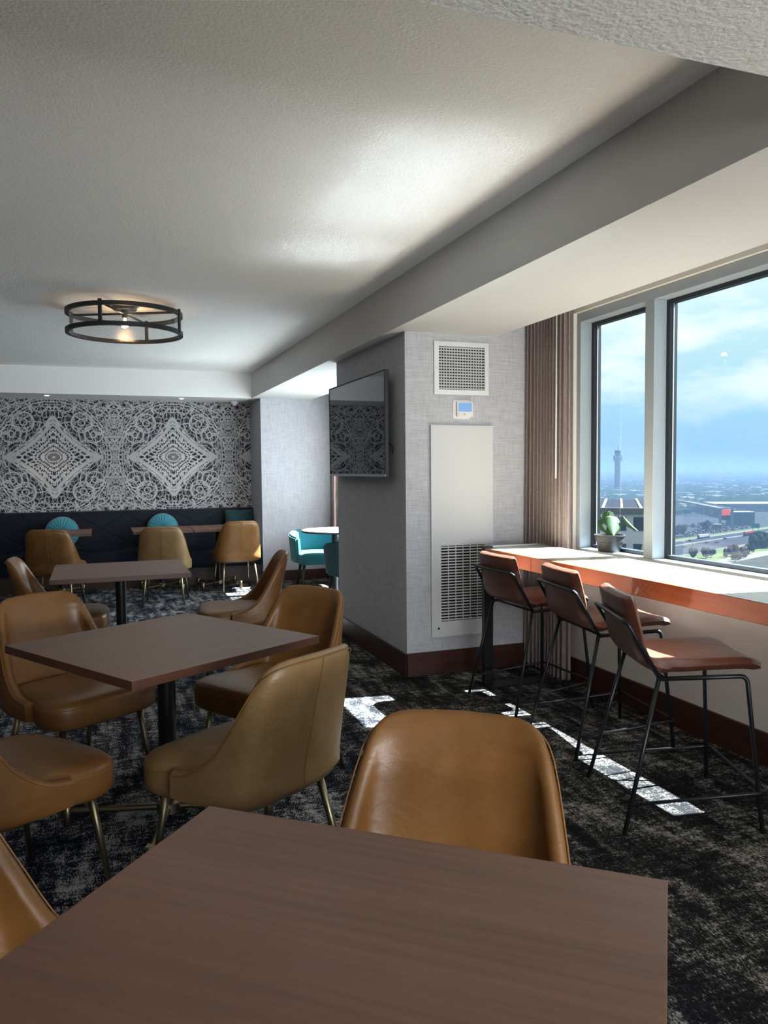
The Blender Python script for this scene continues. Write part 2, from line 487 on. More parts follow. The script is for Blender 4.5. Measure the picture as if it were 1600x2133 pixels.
def rounded(pts, rad, seg=5):
    """polyline with its inner corners rounded"""
    P = [Vector(p) for p in pts]; out = [P[0]]
    for i in range(1, len(P)-1):
        a = (P[i-1]-P[i]); b = (P[i+1]-P[i])
        ra = min(rad, a.length*0.45, b.length*0.45)
        A = P[i]+a.normalized()*ra; Bp = P[i]+b.normalized()*ra
        for k in range(seg+1):
            t = k/seg
            out.append((1-t)**2*A+2*t*(1-t)*P[i]+t*t*Bp)
    out.append(P[-1])
    return out
def lathe(bm, prof, n=32, c=(0, 0, 0), cap=True):
    rings = []
    for r, z in prof:
        rings.append([bm.verts.new((c[0]+r*math.cos(2*PI*j/n), c[1]+r*math.sin(2*PI*j/n), c[2]+z)) for j in range(n)])
    for a, b in zip(rings[:-1], rings[1:]):
        for j in range(n): bm.faces.new((a[j], a[(j+1) % n], b[(j+1) % n], b[j]))
    if cap:
        bm.faces.new(list(reversed(rings[0]))); bm.faces.new(rings[-1])
    return bm
def annulus_box(bm, r0, r1, z0, z1, n=64):
    """flat ring with a rectangular section"""
    R = []
    for r, z in ((r0, z0), (r1, z0), (r1, z1), (r0, z1)):
        R.append([bm.verts.new((r*math.cos(2*PI*j/n), r*math.sin(2*PI*j/n), z)) for j in range(n)])
    for i in range(4):
        a, b = R[i], R[(i+1) % 4]
        for j in range(n): bm.faces.new((a[j], a[(j+1) % n], b[(j+1) % n], b[j]))
    return bm
def grid(bm, nu, nv, fn, close_u=False):
    V = [[bm.verts.new(fn(i/(nu-1) if not close_u else i/nu, j/(nv-1))) for j in range(nv)] for i in range(nu)]
    for i in range(nu if close_u else nu-1):
        for j in range(nv-1):
            bm.faces.new((V[i][j], V[(i+1) % nu][j], V[(i+1) % nu][j+1], V[i][j+1]))
    return V
def cr(xs, ys):
    """smooth interpolation through control points (monotone cubic)"""
    xs = np.array(xs, float); ys = np.array(ys, float)
    h = np.diff(xs); dl = np.diff(ys)/h
    m = np.zeros(len(xs)); m[0] = dl[0]; m[-1] = dl[-1]
    for i in range(1, len(xs)-1):
        if dl[i-1]*dl[i] <= 0: m[i] = 0
        else: m[i] = 2*dl[i-1]*dl[i]/(dl[i-1]+dl[i])
    def f(x):
        x = min(max(x, xs[0]), xs[-1])
        i = int(min(np.searchsorted(xs, x, side='right')-1, len(xs)-2))
        t = (x-xs[i])/h[i]
        return ((2*t**3-3*t**2+1)*ys[i]+(t**3-2*t**2+t)*h[i]*m[i]+(-2*t**3+3*t**2)*ys[i+1]+(t**3-t**2)*h[i]*m[i+1])
    return f
def struct(name, bm, m, parent=None, smooth=False):
    o = obj(name, bm, m, parent, smooth)
    if parent is None: o['kind'] = 'structure'
    return o

# ------------------------------------------------------------------ room shell
XL, XW, YN, YB = -9.0, 2.975, -4.0, 10.77      # left wall, window wall, wall behind the camera, mural wall
XO = 3.145                                       # outer skin of the window wall
Z_C, Z_S = 2.695, 2.373                         # tray ceiling, soffit
X_B = 1.872                                     # inner face of the beam
bm = B(); box(bm, XL-0.2, XO, YN-0.2, YB+0.2, -0.3, 0.0); struct('floor', bm, M['carpet'])
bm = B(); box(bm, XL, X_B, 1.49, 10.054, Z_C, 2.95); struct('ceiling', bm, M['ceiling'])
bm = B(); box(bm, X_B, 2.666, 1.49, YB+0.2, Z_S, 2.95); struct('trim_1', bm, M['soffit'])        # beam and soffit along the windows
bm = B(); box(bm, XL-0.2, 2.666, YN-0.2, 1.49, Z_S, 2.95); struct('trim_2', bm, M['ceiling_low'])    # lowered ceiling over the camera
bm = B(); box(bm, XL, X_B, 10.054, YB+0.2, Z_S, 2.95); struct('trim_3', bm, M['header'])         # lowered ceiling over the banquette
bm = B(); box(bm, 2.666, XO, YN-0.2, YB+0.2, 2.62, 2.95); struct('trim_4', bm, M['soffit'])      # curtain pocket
bm = B(); box(bm, XL-0.2, XL, YN-0.2, YB+0.2, 0, 2.95); struct('wall_left', bm, M['loungewall'])
bm = B(); box(bm, XL-0.2, XO, YN-0.2, YN, 0, 2.95); struct('wall_front', bm, M['loungewall'])
bm = B(); box(bm, XL, 1.98, YB, YB+0.2, 0, Z_S); struct('wall_back', bm, M['mural'])
bm = B(); box(bm, 1.98, XO, 10.02, YB+0.2, 0, 2.62); struct('wall_alcove', bm, M['linen'])
bm = B(); box(bm, 1.972, XO, 4.956, 6.569, 0, 2.62); struct('wall_pillar', bm, M['linen'])
# window wall with three openings
SILL, HEAD = 0.86, 2.455
W1, W2, W3 = (2.33, 4.455), (6.70, 9.90), (-3.6, 0.4)
def window_wall():
    bm = B()
    box(bm, XW, XO, YN, 4.956, 0, SILL)
    box(bm, XW, XO, 6.569, 10.02, 0, 0.45)
    box(bm, XW, XO, 6.569, W2[0], 0.45, SILL)
    box(bm, XW, XO, W2[1], 10.02, 0.45, SILL)
    box(bm, XW, XO, YN, 10.02, HEAD, 2.62)
    for a, b in ((YN, W3[0]), (W3[1], W1[0]), (W1[1], 4.956), (6.569, W2[0]), (W2[1], 10.02)):
        box(bm, XW, XO, a, b, SILL, HEAD)
    struct('wall_right', bm, M['wallpaint'])
window_wall()
# baseboards
bm = B(); box(bm, XW-0.016, XW, YN, 4.956, 0, 0.164, 0.004); struct('baseboard_right', bm, M['baseboard'])
def pillar_base():
    bm = B()
    box(bm, 1.958, XW-0.016, 4.940, 4.956, 0, 0.164, 0.003)
    box(bm, 1.956, 1.972, 4.940, 6.585, 0, 0.164, 0.003)
    struct('baseboard_pillar', bm, M['baseboard'])
pillar_base()
bm = B(); box(bm, 1.98, XW-0.016, 10.004, 10.02, 0, 0.13, 0.003); struct('baseboard_alcove', bm, M['baseboard'])
bm = B(); box(bm, XW-0.016, XW, 6.585, 10.02, 0, 0.13, 0.003); struct('baseboard_bay', bm, M['baseboard'])

# ------------------------------------------------------------------ windows
def window(n, y0, y1, mullions, SILL=SILL):
    w = empty('window_%d' % n, (3.0, y0, SILL)); w['kind'] = 'structure'
    def part(name, bm, m, **k):
        bmesh.ops.translate(bm, verts=bm.verts, vec=(-3.0, -y0, -SILL))
        return obj(name, bm, m, w, **k)
    FX0, FX1 = 3.0, 3.14
    jb = 0.045
    zb, zt = SILL+0.045, HEAD-0.062
    bm = B(); box(bm, FX0, FX1, y0, y1, SILL, zb, 0.004); part('bottom_rail', bm, M['frame'])
    bm = B(); box(bm, FX0, FX1, y0, y1, zt, HEAD, 0.004); part('top_rail', bm, M['frame'])
    bm = B(); box(bm, FX0, FX1, y0, y0+jb, zb, zt, 0.003); part('jamb', bm, M['frame'])
    bm = B(); box(bm, FX0, FX1, y1-jb, y1, zb, zt, 0.003); part('jamb', bm, M['frame'])
    edges = [y0+jb]
    for a, b in mullions:
        bm = B(); box(bm, FX0, FX1, a, b, zb, zt, 0.003); part('mullion', bm, M['frame'])
        edges += [a, b]
    edges.append(y1-jb)
    for k in range(0, len(edges), 2):
        a, b = edges[k], edges[k+1]
        bm = B(); gw = 0.028
        box(bm, 3.085, 3.139, a, a+gw, zb, zt); box(bm, 3.085, 3.139, b-gw, b, zb, zt)
        box(bm, 3.085, 3.13, a+gw, b-gw, zb, zb+0.022); box(bm, 3.085, 3.13, a+gw, b-gw, zt-0.022, zt)
        part('gasket', bm, M['gasket'])
        # bright glazing bead inside the gasket
        bm = B()
        box(bm, 3.108, 3.114, b-gw-0.004, b-gw, zb+0.022, zt-0.022); box(bm, 3.108, 3.114, a+gw, a+gw+0.004, zb+0.022, zt-0.022)
        part('glazing_bead', bm, M['frame'])
        bm = B(); quad(bm, [(3.112, a, zb), (3.112, b, zb), (3.112, b, zt), (3.112, a, zt)])
        part('pane', bm, M['glass'])
    return w
window(1, W1[0], W1[1], [(3.685, 3.765)])
window(2, W2[0], W2[1], [(7.7, 7.78), (8.65, 8.73)], 0.45)
window(3, W3[0], W3[1], [(-2.3, -2.22), (-1.0, -0.92)])

# ------------------------------------------------------------------ window counter with its steel end frame
CZ, CX0, CX1, CYN, CYF = 0.915, 2.375, 2.845, -3.4, 4.575
def counter():
    t = thing('window_counter', 'long orange-brown cherry wood bar counter running along the big window', 'counter', (2.6, 2.5, 0))
    def part(name, bm, m, **k):
        bmesh.ops.translate(bm, verts=bm.verts, vec=(-2.6, -2.5, 0))
        return obj(name, bm, m, t, **k)
    bm = B(); box(bm, CX0+0.03, CX1, CYN, CYF, CZ-0.036, CZ, 0.002); part('worktop', bm, M['countertop'])
    # front nosing in two lengths, butted where the photograph shows the joint
    for a, b in ((CYN, 3.985), (3.988, CYF)):
        bm = B(); box(bm, CX0, CX0+0.03, a, b, CZ-0.086, CZ, 0.003); part('front_edge', bm, M['counter'])
    # carved scratches on the front edge
    pts = []
    x = CX0-0.0004
    y = 3.02
    for k in range(9):
        pts.append((x, y, CZ-0.024 - (0.022 if k % 2 else 0.0))); y -= 0.020
    bm = B(); tube(bm, pts, 0.0007, 5)
    y -= 0.05
    for k in range(9):
        tube(bm, [(x, y, CZ-0.034-0.001*k), (x, y-0.005, CZ-0.056-0.0008*k)], 0.0006, 5); y -= 0.016
    tube(bm, [(x, 2.98, CZ-0.052), (x, 2.93, CZ-0.076)], 0.0014, 5)
    part('carved_scratches', bm, M['scratch'])
    # brackets holding the counter off the wall
    for yy in (0.2, 1.6, 2.83, 2.90, 3.86, 3.93):
        bm = B(); box(bm, CX1-0.02, 2.975, yy-0.006, yy+0.006, CZ-0.048, CZ-0.038); part('bracket', bm, M['black'])
    # steel frame closing the far end: post, foot, end rail
    bm = B(); box(bm, CX0-0.002, CX0+0.062, CYF-0.005, CYF+0.035, 0, CZ+0.012, 0.002); part('post', bm, M['black'])
    bm = B(); box(bm, CX0-0.002, CX1+0.02, CYF-0.10, CYF+0.035, 0, 0.012, 0.002); part('foot_plate', bm, M['black'])
    bm = B(); box(bm, CX0+0.062, CX1, CYF+0.002, CYF+0.034, CZ-0.03, CZ+0.014, 0.002); part('end_rail', bm, M['steel'])
counter()

# ------------------------------------------------------------------ bar stools
def make_stool(label, x, y, rz):
    t = thing('bar_stool', label, 'stool', (x, y, 0), rz, 'bar stools at the window counter')
    # one bent shell: seat running up into the back (profile in y,z), pad 38 mm thick
    prof = [(0.278, 0.626), (0.266, 0.640), (0.21, 0.649), (0.08, 0.645), (-0.04, 0.639), (-0.115, 0.643), (-0.168, 0.664), (-0.197, 0.715), (-0.213, 0.785), (-0.230, 0.86), (-0.241, 0.908), (-0.244, 0.924)]
    wid = [0.200, 0.212, 0.222, 0.228, 0.229, 0.230, 0.230, 0.229, 0.226, 0.220, 0.210, 0.186]
    s = np.linspace(0, 1, len(prof))
    fy, fz, fw = cr(s, [p[0] for p in prof]), cr(s, [p[1] for p in prof]), cr(s, wid)
    def surf(off):
        def fn(u, v):
            k = u
            a = 2*v-1
            y0, z0 = fy(k), fz(k)
            e = 1e-3
            ty, tz = fy(min(k+e, 1))-fy(max(k-e, 0)), fz(min(k+e, 1))-fz(max(k-e, 0))
            l = math.hypot(ty, tz) or 1
            ny, nz = -tz/l, ty/l          # points to the sitter's side when negative
            if k < 0.42: cup = 0.010*a*a
            else: cup = 0.012*a*a*min((k-0.42)/0.25, 1)
            o = off*max(0.0, 1-abs(a)**20)*(1-max(0, abs(k-0.5)*2)**36)
            return (fw(k)*a, y0-ny*0 + (-ny)*(o+cup), z0+(-nz)*(o+cup))
        return fn
    bm = B()
    nu, nv = 41, 17
    A = grid(bm, nu, nv, surf(0.021)); Bk = grid(bm, nu, nv, surf(-0.026))
    for i in range(nu-1):
        for j in (0, nv-1): bm.faces.new((A[i][j], A[i+1][j], Bk[i+1][j], Bk[i][j]))
    for j in range(nv-1):
        for i in (0, nu-1): bm.faces.new((A[i][j], A[i][j+1], Bk[i][j+1], Bk[i][j]))
    bmesh.ops.remove_doubles(bm, verts=bm.verts, dist=0.0004)
    bmesh.ops.recalc_face_normals(bm, faces=bm.faces)
    # cut the mesh into the seat pad and the back pad so that each is a part
    me_seat = bm.copy()
    for b, keep in ((me_seat, 'seat'), (bm, 'back')):
        dead = [f for f in b.faces if ((f.calc_center_median().y > -0.13) != (keep == 'seat'))]
        bmesh.ops.delete(b, geom=dead, context='FACES')
    obj('seat', me_seat, M['cognac'], t, True, 60)
    back = obj('backrest', bm, M['cognac'], t, True, 60)
    for sgn in (-1, 1):
        f = surf(0.004)
        pts = [Vector(f(k, 0.5+sgn*0.487)) for k in np.linspace(0.50, 0.985, 26)]
        bm = B(); tube(bm, pts, 0.0022, 5); obj('stitching', bm, M['stitch'], back, True)
    # black tube frame
    R = 0.0095
    for sgn in (-1, 1):
        bm = B(); tube(bm, rounded([(sgn*0.272, 0.268, 0), (sgn*0.212, 0.225, 0.607), (sgn*0.222, -0.125, 0.600)], 0.03), R, 8)
        obj('leg', bm, M['black'], t, True)
        bm = B(); tube(bm, [(sgn*0.282, -0.275, 0), (sgn*0.226, -0.128, 0.602)], R, 8)
        obj('leg', bm, M['black'], t, True)
    bm = B(); tube(bm, rounded([(0.226, -0.122, 0.598), (0.229, -0.250, 0.818), (0.212, -0.262, 0.830), (-0.212, -0.262, 0.830), (-0.229, -0.250, 0.818), (-0.226, -0.122, 0.598)], 0.02), R, 8)
    obj('back_frame', bm, M['black'], t, True)
    bm = B(); tube(bm, [(-0.224, -0.10, 0.598), (0.224, -0.10, 0.598)], 0.007, 8)
    obj('crossbar', bm, M['black'], t, True)
    bm = B(); tube(bm, rounded([(0.275, -0.252, 0.115), (0.262, 0.275, 0.155), (-0.262, 0.275, 0.155), (-0.275, -0.252, 0.115)], 0.03), 0.007, 8)
    obj('footrest', bm, M['black'], t, True)
    return t
def face(dx, dy): return math.atan2(-dx, dy)
make_stool('red-brown leather bar stool nearest the camera, angled with its whole seat in view', 2.255, 2.645, face(0.936, -0.353))
make_stool('middle of the three red-brown bar stools, seat half hidden by its neighbour', 2.47, 3.44, face(0.99, -0.14))
make_stool('farthest red-brown bar stool, beside the counter\'s black steel end post', 2.475, 4.165, face(1.0, 0.03))

# ------------------------------------------------------------------ dining chairs
CS = 1.022
_hf = cr([0, .2, .30, .36, .42, .50, .6, .72, .85, 1], [.835, .833, .825, .809, .775, .660, .540, .490, .464, .452])
_px = cr([0, .2, .32, .42, .52, .65, .8, 1], [0, .138, .208, .248, .265, .273, .277, .277])
_py = cr([0, .2, .32, .42, .52, .65, .8, 1], [-.262, -.254, -.236, -.202, -.15, -.085, -.025, .06])
_wl = cr([0, .4, .7, 1], [1, .9, .4, 0])
def shell_pt(t, z, inset=0.0):
    s = abs(t); sg = 1 if t >= 0 else -1
    x, y = _px(s), _py(s)
    e = 1e-3
    tx, ty = _px(min(s+e, 1))-_px(max(s-e, 0)), _py(min(s+e, 1))-_py(max(s-e, 0))
    l = math.hypot(tx, ty) or 1
    nx, ny = ty/l, -tx/l           # outward
    x -= nx*inset; y -= ny*inset
    dz = z-.45
    x *= 1-.40*max(dz, 0)
    y -= .24*dz*_wl(s) if dz > 0 else 0
    return Vector((sg*x*CS, y*CS, z*CS))
def chair_meshes():
    nt, nz = 49, 12
    bm = B()
    ZB = .362
    def outer(u, v):
        t = 2*u-1; h = _hf(abs(t))
        z = ZB+(h-ZB)*v
        ins = 0.030*max(0, (0.10-v)/0.10)**2
        ins += 0.010*max(0, (v-0.965)/0.035)**2
        return shell_pt(t, z, ins)
    def inner(u, v):
        t = 2*u-1; h = _hf(abs(t))-0.004
        z = ZB+(h-ZB)*v
        th = 0.042-0.012*max(0, (v-0.9)/0.1)
        return shell_pt(t, z, th)
    A = grid(bm, nt, nz, outer); C = grid(bm, nt, nz, inner)
    top = []
    for i in range(nt):
        t = 2*i/(nt-1)-1
        a, c = A[i][nz-1].co, C[i][nz-1].co
        top.append(bm.verts.new((a+c)*0.5+Vector((0, 0, 0.007))))
    for i in range(nt-1):
        bm.faces.new((A[i][nz-1], A[i+1][nz-1], top[i+1], top[i]))
        bm.faces.new((top[i], top[i+1], C[i+1][nz-1], C[i][nz-1]))
        bm.faces.new((A[i+1][0], A[i][0], C[i][0], C[i+1][0]))
    for i in (0, nt-1):
        for j in range(nz-1): bm.faces.new((A[i][j], A[i][j+1], C[i][j+1], C[i][j]))
        bm.faces.new((A[i][nz-1], top[i], C[i][nz-1]))
    bmesh.ops.recalc_face_normals(bm, faces=bm.faces)
    parts = {'backrest': (bm, M['tan'], None, True)}
    # seams: centre of the outer back and the rim's edge
    b2 = B()
    tube(b2, [shell_pt(0.0, z, -0.0006) for z in np.linspace(ZB+.03, .825, 14)], 0.0014, 5)
    parts['back_seam'] = (b2, M['seam'], 'backrest', True)
    b3 = B()
    tube(b3, [shell_pt(t, _hf(abs(t))-0.010, -0.0006) for t in np.linspace(-1, 1, 60)], 0.0020, 6)
    parts['piping'] = (b3, M['seam'], 'backrest', True)
    # seat cushion
    def ring(sc, z, n=56):
        out = []
        for k in range(n):
            a = 2*PI*k/n
            ca, sa = math.cos(a), math.sin(a)
            ex = 0.34
            x = (abs(ca)**ex)*(1 if ca >= 0 else -1); y = (abs(sa)**ex)*(1 if sa >= 0 else -1)
            yy = 0.035+y*0.235
            w = 0.232 if yy < 0.04 else 0.232+0.038*min((yy-0.04)/0.05, 1)
            w -= 0.012*max(0, (yy-0.17)/0.1)
            yy += 0.014*(1-x*x)*(1 if y > 0 else 0)
            out.append((x*w*sc, (yy-0.035)*sc+0.035, z))
        return out
    b4 = B()
    rows = [ring(.95, .350), ring(.99, .360), ring(1.0, .380), ring(1.004, .418), ring(1.0, .436), ring(.985, .450), ring(.95, .460), ring(.86, .469), ring(.68, .475), ring(.42, .476), ring(.18, .475)]
    RV = [[b4.verts.new(Vector(p)*CS) for p in r] for r in rows]
    for a, c in zip(RV[:-1], RV[1:]):
        n = len(a)
        for j in range(n): b4.faces.new((a[j], a[(j+1) % n], c[(j+1) % n], c[j]))
    b4.faces.new(list(reversed(RV[0]))); b4.faces.new(RV[-1])
    parts['seat'] = (b4, M['tan'], None, True)
    b5 = B(); tube(b5, [Vector(p)*CS for p in ring(1.003, .437)], 0.0020, 5, closed=True)
    parts['seat_piping'] = (b5, M['seam'], 'seat', True)
    return parts
def make_chair(label, x, y, rz, group):
    t = thing('dining_chair', label, 'chair', (x, y, 0), rz, group)
    made = {}
    for n, (bm, m, par, sm) in chair_meshes().items():
        made[n] = obj(n, bm, m, made[par] if par else t, sm, 70)
    for sx, sy in ((-1, 1), (1, 1), (-1, -1), (1, -1)):
        if sy > 0: a, b = Vector((sx*.185, .185, .365)), Vector((sx*.222, .235, 0))
        else: a, b = Vector((sx*.175, -.165, .368)), Vector((sx*.212, -.262, 0))
        bm = B(); tube(bm, [a*CS, (a*0.5+b*0.5)*CS, b*CS], [.0155, .0125, .0090], 12)
        obj('leg', bm, M['brass'], t, True)
    return t
G_MID, G_BACK, G_FAR = 'chairs around the middle dining table', 'chairs along the banquette tables', 'chairs at the narrow far table'
CHAIRS = [
    ('tan leather dining chair in front, facing the camera across the nearest table', 0.608, 1.384, 2.548, 'chairs at the nearest table'),
    ('tan leather chair on the middle table\'s left, window shine on its inner back', -0.12, 3.789, -2.554, G_MID),
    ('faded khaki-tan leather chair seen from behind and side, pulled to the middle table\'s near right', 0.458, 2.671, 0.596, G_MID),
    ('tan leather chair on the middle table\'s far right, its top nearest the pillar', 0.728, 3.57, 2.143, G_MID),
    ('tan leather chair at the left edge with worn seat corner below the middle table', -0.326, 2.798, -0.896, G_MID),
    ('tan leather chair back cut off by the photo\'s left edge beside the nearest table', -0.169, 1.38, -2.22, 'chairs at the nearest table'),
    ('tan leather chair in side view, back towards the teal armchair', 0.919, 5.563, 1.461, G_FAR),
    ('tan leather chair in side view at the left end of the narrow far table', -0.249, 5.824, -1.613, G_FAR),
    ('tan leather chair seen from behind at the leftmost banquette table', -0.455, 9, -0.197, G_BACK),
    ('faded-looking (window sheen) khaki-tan leather chair seen from behind in the middle of the banquette row', 0.661, 8.86, -0.172, G_BACK),
    ('tan leather chair seen from behind, rightmost at the banquette beside the pale wall', 1.528, 9.42, 0.068, G_BACK),
]
proto = None
for lab, x, y, rz, grp in CHAIRS:
    if proto is None:
        proto = make_chair(lab, x, y, rz, grp)
    else:
        c = copy_tree(proto)
        c.location = (x, y, 0); c.rotation_euler = (0, 0, rz)
        c['label'] = lab; c['group'] = grp
        if lab.startswith('faded'):  # two chairs carry their window sheen as a paler leather colour
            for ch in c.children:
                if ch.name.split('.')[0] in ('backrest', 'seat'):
                    ch.material_slots[0].link = 'OBJECT'; ch.material_slots[0].material = M['tan_sheen']

# ------------------------------------------------------------------ dining tables
def make_table(label, x, y, rz, sx, sy, group, name='dining_table'):
    t = thing(name, label, 'table', (x, y, 0), rz, group)
    hx, hy, H, T = sx/2, sy/2, 0.75, 0.032
    bm = B(); box(bm, -hx, hx, -hy, hy, H-T, H, 0.0015)
    bm.normal_update()
    for f in bm.faces:
        if abs(f.normal.z) < 0.5: f.material_index = 1
    obj('tabletop', bm, [M['tabletop'], M['tableedge']], t)
    bm = B(); box(bm, -.14, .14, -.14, .14, H-T-.008, H-T); obj('mounting_plate', bm, M['black'], t)
    bm = B(); lathe(bm, [(.036, .05), (.036, H-T-.008)], 24); obj('pole', bm, M['black'], t, True, 40)
    bm = B(); lathe(bm, [(.05, .045), (.05, .085), (.04, .095)], 24); obj('collar', bm, M['brass'], t, True, 40)
    L = 0.36*min(sx, sy)/0.885
    for k in range(4):
        a = PI/4+k*PI/2
        d = Vector((math.cos(a), math.sin(a), 0))
        z = 0.062
        bm = B(); tube(bm, [d*0.03+Vector((0, 0, z)), d*(L+.03)+Vector((0, 0, z))], 0.0135, 12)
        arm = obj('base_arm', bm, M['brass'], t, True, 40)
        bm = B(); lathe(bm, [(.016, 0), (.0185, .003), (.0185, .088), (.016, .091)], 16, c=(d.x*(L+.045), d.y*(L+.045), 0))
        obj('foot', bm, M['brass'], arm, True, 40)
    return t
make_table('dark walnut square table nearest the camera, filling the bottom of the photo', 0.247, 0.971, -0.703, 0.885, 0.885, 'square dining tables')
make_table('dark walnut square table in the middle, four tan chairs around it', 0.236, 3.255, -1.031+PI/2, 0.885, 0.885, 'square dining tables')
make_table('dark walnut table seen nearly edge-on beyond the middle table', 0.126, 5.828, 0.006, 0.89, 0.89, 'square dining tables')
make_table('leftmost of the small walnut tables by the dark banquette', -0.435, 9.77, 0, 0.68, 0.78, 'small tables along the banquette')
make_table('small walnut banquette table behind the middle tan chair', 0.692, 9.77, 0, 0.68, 0.78, 'small tables along the banquette')
make_table('rightmost small walnut banquette table, mostly behind the right-hand tan chair', 1.379, 9.77, 0, 0.68, 0.78, 'small tables along the banquette')

# ------------------------------------------------------------------ banquette
def banquette():
    x0, x1 = -3.2, 1.972
    t = thing('banquette', 'long dark navy banquette bench with diagonally stitched back below the mural', 'bench', ((x0+x1)/2, 10.4, 0))
    ox = (x0+x1)/2
    def part(name, bm, m, par=t, **k):
        bmesh.ops.translate(bm, verts=bm.verts, vec=(-ox, -10.4, 0))
        return obj(name, bm, m, par, **k)
    bm = B(); box(bm, x0, x1, 10.10, YB-0.001, 0, 0.22); part('plinth', bm, M['darkwood'])
    bm = B(); box(bm, x0, x1, 10.02, 10.60, 0.22, 0.46, 0.03); part('seat', bm, M['navy'], smooth=True, angle=40)
    # back pad: quilted relief of crossing diagonals
    P, Q = 0.62, 0.36
    def fn(u, v):
        x = x0+u*(x1-x0); z = 0.44+v*(0.935-0.44)
        a = abs(((x/P+z/Q) % 1.0)-0.5); b = abs(((x/P-z/Q) % 1.0)-0.5)
        g = 0.0
        for c in (a, b):
            dd = (0.5-c)
            g += math.exp(-(dd/0.011)**2)
        y = 10.60-(z-0.44)*-0.06-0.012+0.006*min(g, 1.0)
        return (x, y, z)
    bm = B(); V = grid(bm, 640, 60, fn)
    top = [bm.verts.new((V[i][59].co.x, YB-0.001, 0.94)) for i in range(640)]
    for i in range(639): bm.faces.new((V[i][59], V[i+1][59], top[i+1], top[i]))
    bmesh.ops.recalc_face_normals(bm, faces=bm.faces)
    part('back_pad', bm, M['navy'], smooth=True, angle=50)
banquette()
def pleated_cushion(label, x, y, z, lean):
    """round cushion, pleats gathered at a button"""
    bm = B()
    n, r = 96, 0.20
    def side(sg):
        def fn(u, v):
            a = 2*PI*u
            rr = r*v
            th = 0.062*math.sqrt(max(0, 1-v**2.6))
            pl = 0.006*math.sin(a*24+0.6*math.sin(3*a)+2.0*v)*math.sin(PI*min(v*1.05, 1))
            dim = -0.022*math.exp(-(v/0.13)**2)
            return (rr*math.cos(a), sg*(th+pl+dim), rr*math.sin(a))
        return fn
    for sg in (-1, 1): grid(bm, n, 14, side(sg), close_u=True)
    bmesh.ops.remove_doubles(bm, verts=bm.verts, dist=0.0005)
    bmesh.ops.recalc_face_normals(bm, faces=bm.faces)
    t = thing('round_cushion', label, 'cushion', (x, y, z), 0, 'round pleated cushions on the banquette')
    t.rotation_euler = (lean, 0, 0)
    obj('pleated_cover', bm, M['tealcush'], t, True)
    bm = B(); lathe(bm, [(0.0, 0.0), (0.012, 0.003), (0.018, 0.0)], 16, cap=False)
    bmesh.ops.rotate(bm, verts=bm.verts, cent=(0, 0, 0), matrix=Matrix.Rotation(PI/2, 3, 'X'))
    bmesh.ops.translate(bm, verts=bm.verts, vec=(0, -0.047, 0))
    obj('button', bm, M['tealcush'], t, True)
    return t
pleated_cushion('round pleated teal cushion behind the left banquette table', -0.448, 10.49, 0.69, -0.16)
pleated_cushion('round pleated teal cushion behind the middle tan chair', 0.765, 10.49, 0.70, -0.16)
def square_cushion():
    bm = B()
    def side(sg):
        def fn(u, v):
            a, b = 2*u-1, 2*v-1
            k = (1-a**4)*(1-b**4)
            pin = 1-0.05*(a*a*b*b)*0-0.06*(1-abs(a*b))*(abs(a)**6+abs(b)**6)
            return (0.19*a*pin, sg*0.065*max(k, 0)**0.5, 0.19*b*pin)
        return fn
    for sg in (-1, 1): grid(bm, 17, 17, side(sg))
    bmesh.ops.remove_doubles(bm, verts=bm.verts, dist=0.0008)
    bmesh.ops.recalc_face_normals(bm, faces=bm.faces)
    o = obj('square_cushion', bm, M['tealdark'], None, True)
    o.location = (1.76, 10.49, 0.735); o.rotation_euler = (-0.14, 0, 0)
    tag(o, 'dark teal square cushion in the banquette\'s right-hand corner', 'cushion')
square_cushion()

